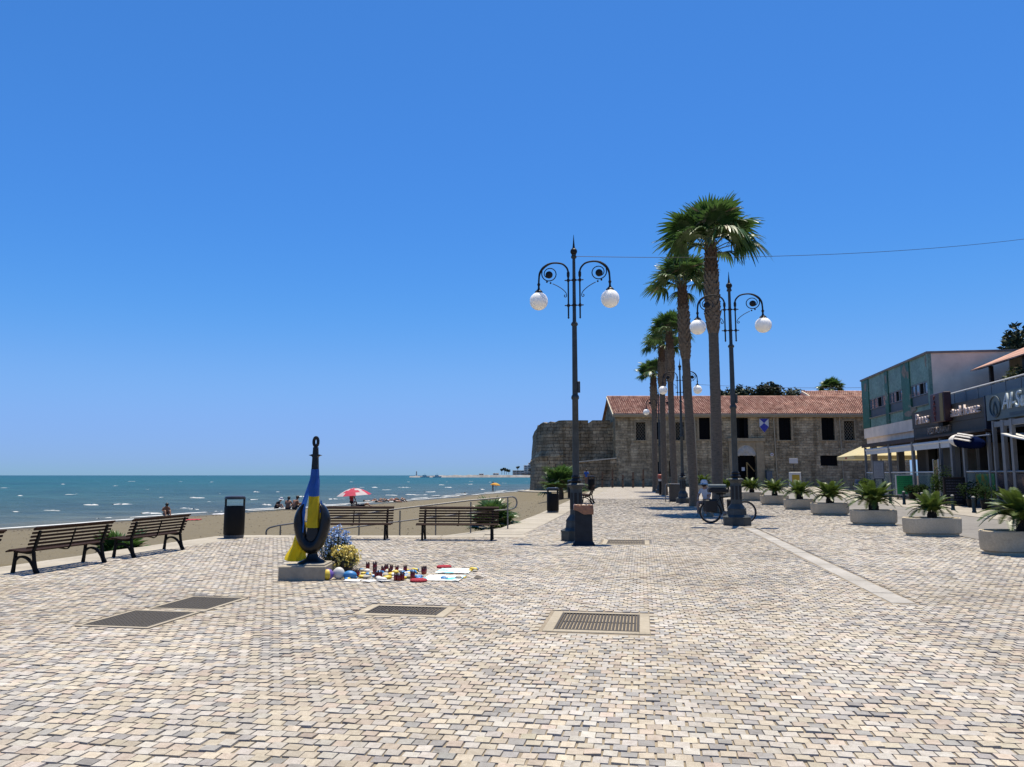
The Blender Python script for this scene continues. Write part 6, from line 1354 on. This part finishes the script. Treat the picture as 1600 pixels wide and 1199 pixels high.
bather(459, 797, ground_sit(.12), R(150), (SKIN2, SKIN2, KB, SKIN2), 'tanned bather sitting on the sand, right of the seated pair', sc=1.15)
bather(430, 797, ground_sit(.2), R(80), (SKIN, KB, KB, SKIN), 'bather in black with a white hat sitting left of the pair', hat=TW)
for i, (px, py, m_) in enumerate(((580, 785, RSW), (590, 785, DBS), (597, 786, DBS), (606, 784, RSW), (614, 784, RSW), (625, 785, DBS))):
    bather(px, py, lie(.36 + .04 * (i % 3)), R(90 + 25 * (i % 3)), (SKIN if i % 2 else SKIN2, SKIN if i % 2 else SKIN2, m_, SKIN), 'sunbather lying on the sand right of the red parasol, number %s from the parasol' % ('one two three four five six'.split()[i]))
bather(549, 792, sit(.28, .02), R(165), (SKIN2, RSW, KB, SKIN2), 'person in red sitting in the shade of the red parasol'); bather(566, 792, lie(.3), R(80), (SKIN2, KB, KB, SKIN2), 'person in black reclining in the shade of the red parasol')
bather(770, 769, stand(0, .1), R(90), (SKIN2, DBS, KB, SKIN2), 'dark dressed person standing under the yellow parasol', sc=.95)
bather(258, 808, ground_sit(.1), R(40), (SKIN2, SKIN2, DBS, SKIN2), 'bather whose head shows above the second left bench')
# ------------------------------------------------------------------ beach parasols and towels
def beach_parasol(label, px, py, r_, h, tilt, c1, c2, seed):
    p = sand_at(px, py); t = thing('beach_parasol', label, 'parasol', (p[0], p[1], p[2]), seed, 'beach parasols'); b = MB(); n_ = 16; top = Vector((0, 0, h)); Rt = Matrix.Rotation(tilt, 4, 'Y'); V = []; F = []; M_ = []
    for k in range(5):
        f = k / 4; rr_ = r_ * f; z = .42 * r_ * (1 - f ** 1.8)
        for i in range(n_): a_ = 6.2832 * i / n_; q = rr_ * (1 - (.05 * f if i % 2 else 0)); V.append(tuple(Rt @ Vector((q * math.cos(a_), q * math.sin(a_), z)) + Vector((0, 0, h - .42 * r_))))
    for k in range(4):
        for i in range(n_): j = (i + 1) % n_; F.append((k * n_ + i, k * n_ + j, (k + 1) * n_ + j, (k + 1) * n_ + i)); M_.append(1 if (i // 2) % 2 == 0 and k in (1, 3) or (i + k) % 5 == 0 else 0)
    b.add(V, F); b.m = M_; b.build('canopy', [c1, c2], t, True); b = MB(); b.tube([(0, 0, -.3), tuple(Rt @ Vector((0, 0, h)))], .022, 6); b.tube([tuple(Rt @ Vector((0, 0, h - .05))), tuple(Rt @ Vector((0, 0, h + .12)))], [.03, .005], 6); b.build('pole', WHT, t)
    b = MB()
    for i in range(8): a_ = 6.2832 * i / 8; b.tube([tuple(Rt @ Vector((0, 0, h - .7))), tuple(Rt @ Vector((r_ * .6 * math.cos(a_), r_ * .6 * math.sin(a_), h - .32 * r_)))], .008, 3)
    tag(b.build('ribs', STEEL, t), kind='stuff')
beach_parasol('red and white beach parasol behind the anchor monument', 553, 792, 1.35, 1.45, R(-4), mat('red parasol cloth', (.72, .05, .12), .8, .15, 3, transl=.3), mat('white parasol cloth', (.8, .7, .72), .8, .1, 3, transl=.3), .3)
beach_parasol('small yellow and orange beach parasol near the water', 774, 769, .85, 1.45, R(8), mat('yellow parasol cloth', (.85, .50, .06), .8, .1, 3, transl=.3), mat('orange parasol cloth', (.85, .36, .04), .8, .1, 3, transl=.3), .9)
for i, (px, py, c, w_, lab) in enumerate(((585, 786, PW, 1.0, 'pale towel under the first sunbathers'), (610, 785, PR, 1.0, 'red towel under the middle sunbathers'), (598, 793, TW, .7, 'white towel on the sand in front of the sunbathers'), (725, 773, KB, 1.5, 'dark towel heap far along the beach'), (686, 779, PW, .6, 'small pale towel alone on the sand'), (345, 804, TW, .8, 'white and dark towel near the hooded bin'), (303, 813, PR, .7, 'pinkish towel beyond the second left bench'), (553, 794, KB, 1.4, 'dark bags and mat under the red parasol'))):
    p = sand_at(px, py); t = thing('beach_towel', lab, 'towel', (p[0], p[1], p[2] + .03), .3 * i); b = MB(); n_ = 8; V = [((a / n_ - .5) * w_ * 1.7, (q / n_ - .5) * w_, .05 * abs(mnoise.noise(Vector((a * .6, q * .6, i))))) for q in range(n_ + 1) for a in range(n_ + 1)]; b.add(V, [(q * 9 + a, q * 9 + a + 1, q * 9 + a + 10, q * 9 + a + 9) for q in range(n_) for a in range(n_)]); b.build('cloth', c, t, True)
    if c is KB: b = MB(); b.sphere((.2, 0, .12), .2, 10, 7, sc=(1.3, .8, .8)); b.sphere((-.35, .1, .1), .16, 10, 7, sc=(1.2, 1, .8)); b.build('bag', KB, t, True)
# scattered weed, pebbles and tufts on the sand
rr = random.Random(31); b = MB()
for k in range(2600):
    yy = rr.uniform(12, 70); x0_, x1_ = shore_x(yy), land_x(yy); xx = x0_ + (x1_ - x0_) * (rr.random() ** .8 if rr.random() < .6 else .04 + .05 * rr.random()); 
    if 19 < yy < 22.6 and xx > -7.2: continue
    z = sand_z(xx, yy); q = rr.uniform(.012, .05); a_ = rr.random() * 6.28; c, s = math.cos(a_) * q, math.sin(a_) * q
    b.add([(xx - c, yy - s, z), (xx + s, yy - c, z), (xx + c, yy + s, z), (xx - s, yy + c, z), (xx, yy, z + q * .7)], [(0, 1, 4), (1, 2, 4), (2, 3, 4), (3, 0, 4)])
tag(b.build('beach_debris', mat('weed and pebbles', (.10, .08, .055), .9, .5, .7)), 'dark pebbles and dried weed scattered over the sand', 'debris', kind='stuff')

# ------------------------------------------------------------------ bicycle behind the second lamp
bk = thing('bicycle', 'black touring bicycle with loaded bags parked behind the second lamp post', 'bicycle', WZ(2.66, 25.25, 0), R(-3))
RUBB = mat('tyre rubber', (.012, .012, .013), .8); ALU = mat('bike aluminium', (.35, .35, .36), .35, .1, 5, 0, .8)
for xw in (-.54, .54):
    b = MB(); b.M = Matrix.Translation((xw, 0, .355)) @ Matrix.Rotation(math.pi / 2, 4, 'X'); b.tube([(.325 * math.cos(6.2832 * i / 36), .325 * math.sin(6.2832 * i / 36), 0) for i in range(37)], .028, 8); wh = b.build('wheel', RUBB, bk, True)
    b = MB(); b.M = Matrix.Translation((xw, 0, .355)) @ Matrix.Rotation(math.pi / 2, 4, 'X'); b.tube([(.295 * math.cos(6.2832 * i / 36), .295 * math.sin(6.2832 * i / 36), 0) for i in range(37)], .011, 6); b.build('rim', ALU, wh, True)
    b = MB(); b.M = Matrix.Translation((xw, 0, .355)) @ Matrix.Rotation(math.pi / 2, 4, 'X')
    for i in range(20): a_ = 6.2832 * i / 20; b.tube([(.02 * math.cos(a_ + .8), .02 * math.sin(a_ + .8), .02 * (-1) ** i), (.29 * math.cos(a_), .29 * math.sin(a_), 0)], .0022, 3)
    b.lathe([(.022, -.045), (.028, -.03), (.028, .03), (.022, .045)], 10); tag(b.build('spokes', ALU, wh), kind='stuff')
b = MB(); BB, ST, HT, HB = (-.09, 0, .30), (-.23, 0, .80), (.36, 0, .86), (.40, 0, .70)
for p, q, r_ in ((BB, ST, .018), (ST, HT, .018), (BB, HB, .022), (HT, HB, .02), (BB, (-.54, .05, .355), .011), (BB, (-.54, -.05, .355), .011), (ST, (-.54, .05, .355), .009), (ST, (-.54, -.05, .355), .009)): b.tube([p, q], r_, 8)
b.build('frame', BLACK, bk)
b = MB(); b.tube([(.395, .05, .70), (.48, .055, .50), (.54, .05, .355)], .014, 8); b.tube([(.395, -.05, .70), (.48, -.055, .50), (.54, -.05, .355)], .014, 8); b.tube([(.395, .05, .70), (.395, -.05, .70)], .016, 8); b.build('fork', BLACK, bk)
b = MB(); b.tube([HT, (.34, 0, .98)], .015, 8); b.tube(smoothpath([(.26, -.30, 1.02), (.33, -.2, 1.01), (.34, 0, .99), (.33, .2, 1.01), (.26, .30, 1.02)], 4), .013, 8); b.build('handlebar', BLACK, bk)
b = MB(); b.poly([(-.36, -.075), (-.33, .075), (-.2, .035), (-.05, .02), (-.05, -.02), (-.2, -.035)], (.90, .945), 2); b.tube([ST, (-.245, 0, .90)], .013, 6); b.build('saddle', BLACK, bk)
b = MB(); b.box(-.78, -.35, -.07, .07, .735, .755); b.tube([(-.54, .07, .37), (-.72, .07, .74)], .008, 5); b.tube([(-.54, -.07, .37), (-.72, -.07, .74)], .008, 5); b.build('rack', BLACK, bk)
for y_ in (-.15, .15): b = MB(); b.cbox(-.74, -.36, y_ - .075, y_ + .075, .36, .74, .03); b.build('pannier', mat('black pannier', (.014, .014, .016), .7, .3, 8, .2), bk)
b = MB(); b.cbox(-.60, .02, -.16, .16, .96, 1.10, .03); b.build('roll_bag', mat('black pannier', (.014, .014, .016)), bk); b = MB(); b.cbox(-.02, .30, -.06, .06, .46, .76, .03); b.build('frame_bag', mat('black pannier', (.014, .014, .016)), bk); b = MB(); b.cbox(-.58, -.05, -.15, .15, 1.105, 1.22, .03); b.build('blue_mat', mat('blue grey mat', (.12, .17, .20), .7), bk)
b = MB(); b.M = Matrix.Translation((-.09, -.06, .30)) @ Matrix.Rotation(math.pi / 2, 4, 'X'); b.lathe([(.02, -.01), (.09, -.006), (.09, .0), (.02, .01)], 20); b.tube([(0, 0, .02), (.12, -.12, .03)], .011, 6); b.box(.08, .16, -.14, -.11, .03, .13); b.build('crank', ALU, bk)
b = MB(); b.tube([(-.25, -.04, .32), (-.22, -.20, .01)], .010, 6); b.build('kickstand', ALU, bk)

# ------------------------------------------------------------------ street odds and ends
t = thing('stone_cabinet', 'low dark utility cabinet beside the third lamp post', 'cabinet', WZ(1.75, 42.6), -A); b = MB(); b.cbox(-.3, .42, -.25, .25, 0, .92, .02); b.build('body', mat('dark cabinet', (.10, .09, .075), .8, .2, 6, .2), t); b = MB(); b.box(-.33, .45, -.28, .28, .92, .96); b.build('top', mat('pale cabinet top', (.4, .4, .4), .6), t)
t = thing('hoop_rail', 'bent steel hoop rail beside the dark utility cabinet', 'rail', WZ(1.25, 42.2), -A); b = MB(); b.tube(smoothpath([(0, 0, 0), (0, 0, .8), (.06, 0, .92), (.2, 0, .95), (.30, 0, .95)], 4), .025, 8); b.build('hoop', STEEL, t, True)
t = thing('red_topped_post', 'black post with a red and white top beside the farthest lamp', 'post', WZ(1.28, 53.4)); b = MB(); b.lathe([(.13, 0), (.13, .9), (.1, .92)], 12); b.build('post', BLACK, t); b = MB(); b.lathe([(.15, .92), (.16, 1.06), (.14, 1.08)], 12); b.build('white_band', PW, t); b = MB(); b.lathe([(.2, 1.08), (.2, 1.34), (.12, 1.38)], 12); b.build('red_cap', mat('red cap', (.5, .1, .05), .5), t)
# sand-filled wooden stakes at the ramp wall
for k in range(9): t = thing('timber_stake', 'rough timber stake at the ramp wall, %s from the left' % ORD[k], 'stake', WZ(-4.6 + k * .95, 73.2), 0, 'stakes along the ramp wall'); b = MB(); b.tube([(0, 0, -.1), (.03, .02, 1.2 + .25 * (k % 3))], [.10, .08], 7); b.build('pole', BOOTD, t); b = MB(); b.tube([(0, 0, .7), (0, 0, .78)], .105, 7); b.build('band', BLACK, t)
# overhead cables
def cable(name, label, p0, p1, sag, r_):
    P = []
    for i in range(33): f = i / 32; P.append((p0[0] + (p1[0] - p0[0]) * f, p0[1] + (p1[1] - p0[1]) * f, p0[2] + (p1[2] - p0[2]) * f - sag * 4 * f * (1 - f)))
    b = MB(); b.tube(P, r_, 5); tag(b.build(name, mat('black cable', (.01, .01, .012), .6)), label, 'cable', 'overhead cables')
cable('overhead_cable', 'thin cable running from the nearest lamp post to beyond the right edge', (1.5, 18.15, 6.78), (21.0, 27.0, 10.35), .35, .007)
x_, z_ = at(1090, 601, 84); x2, z2 = at(1345, 606, 70); cable('overhead_cable', 'thin cable crossing above the castle roof', (x_, 84, z_), (x2, 70, z2), .15, .016)
# ------------------------------------------------------------------ far shore
FAR = 950.0
def fp(px, py, Y=FAR): return at(px, py, Y)
sh = bpy.data.meshes.new('far_shore'); x_a = fp(640, 743)[0]; V = []; F = []; n_ = 90; rr = random.Random(2)
for i in range(n_ + 1):
    x_ = x_a + (70 - x_a) * i / n_; h = (.5 + 1.3 * min(1, i / 25) * (.4 + .9 * rr.random())) + (1.2 if i > 70 else 0); V += [(x_, FAR - 4, -2), (x_, FAR, h), (x_, FAR + 60 + 300 * (i > 55), h), (x_, FAR + 64 + 300 * (i > 55), -2)]
for i in range(n_):
    for q in range(3): a = 4 * i + q; F.append((a, a + 4, a + 5, a + 1))
sh.from_pydata(V, [], F); sh.materials.append(world_mat('far rocks and sand', (.40, .385, .37), .95, .12, .3)); tag(link('far_shore', sh), kind='structure')
def far_building(label, px0, px1, py0, floors, m, depth=20, name='far_building', roof=True):
    x0_, z1_ = fp(px0, py0); x1_, _ = fp(px1, py0); z0_ = 2.0; t = thing(name, label, 'building', (x0_, FAR + 12, z0_), 0, 'buildings on the far shore'); w_ = x1_ - x0_; h = z1_ - z0_
    b = MB(); b.box(0, w_, 0, depth, 0, h); b.build('wall', m, t); fh = h / floors
    for k in range(floors):
        b = MB(); b.box(-.3, w_ + .3, -1.2, -.05, fh * (k + 1) - .5, fh * (k + 1) - .15); b.build('balcony_slab', mat('far white slab', (1.2, 1.12, 1.0), .8), t)
        nb = max(2, int(w_ / 4)); st = w_ / nb
        for q in range(nb): b = MB(); b.box(q * st + st * .15, q * st + st * .85, -.08, -.02, fh * k + .4, fh * k + fh * .72); b.build('window', mat('far window', (.25, .28, .30), .4), t)
    return t
CR = mat('far cream wall', (1.15, 1.05, .92), .9); CG = mat('far grey wall', (.55, .55, .54), .9)
far_building('tall pale hotel block on the far shore left of the bastion', 819, 846, 727, 5, CR, 26); far_building('upper storey block crowning the far hotel', 826, 840, 723, 6, CR, 14)
far_building('low grey building on the far shore left of the hotel', 801, 819, 735, 2, CG); far_building('low pale building on the far waterfront below the hotel', 816, 834, 738, 1, CR, 10); far_building('small pale building at the far harbour', 770, 779, 739.5, 1, CR, 8); far_building('small pale shed on the breakwater', 748, 755, 740.2, 1, CR, 8)
for k, (px, h) in enumerate(((809, 9), (784, 6), (788, 7), (791, 5.5), (795, 5), (829, 6))):
    x_, _ = fp(px, 740); leaf_tree('far_tree', 'small dark tree on the far shore, ' + ('above the low grey building', 'leftmost of the harbour clump', 'second of the harbour clump', 'third of the harbour clump', 'last of the harbour clump', 'before the hotel')[k], (x_, FAR + 6, 3.0), 2.4, 2.0, h - 1, 260, .7, PINE, 90 + k, group='trees on the far shore')
def boat(label, px, ln, Y):
    x_, _ = fp(px, 742, Y); t = thing('moored_boat', label, 'boat', (x_, Y, SEA), .1, 'boats off the breakwater'); b = MB(); b.poly([(-ln / 2, 1.2), (-ln * .42, -.1), (ln * .4, -.1), (ln / 2, 1.5)], (-1.4, 1.4)); b.build('hull', PW, t); b = MB(); b.poly([(-ln * .25, 1.2), (-ln * .22, 3.0), (ln * .12, 3.0), (ln * .22, 1.3)], (-1, 1)); b.build('cabin', CR, t); b = MB(); b.tube([(0, 0, 3), (0, 0, 5.2)], .12, 5); b.build('mast', ALU, t)
boat('white motor boat moored off the end of the breakwater', 683, 11, 900); boat('low boat moored left of the white motor boat', 664, 12, 905)
t = thing('harbour_beacon', 'thin beacon tower at the tip of the breakwater', 'beacon', (fp(650, 742)[0], FAR + 5, 1)); b = MB(); b.lathe([(.9, 0), (.6, 4), (.8, 4.2), (.5, 5.5), (.1, 6)], 8); b.build('tower', CG, t); b = MB(); b.lathe([(1.6, -.5), (1.5, .4)], 8); b.build('base', CR, t)
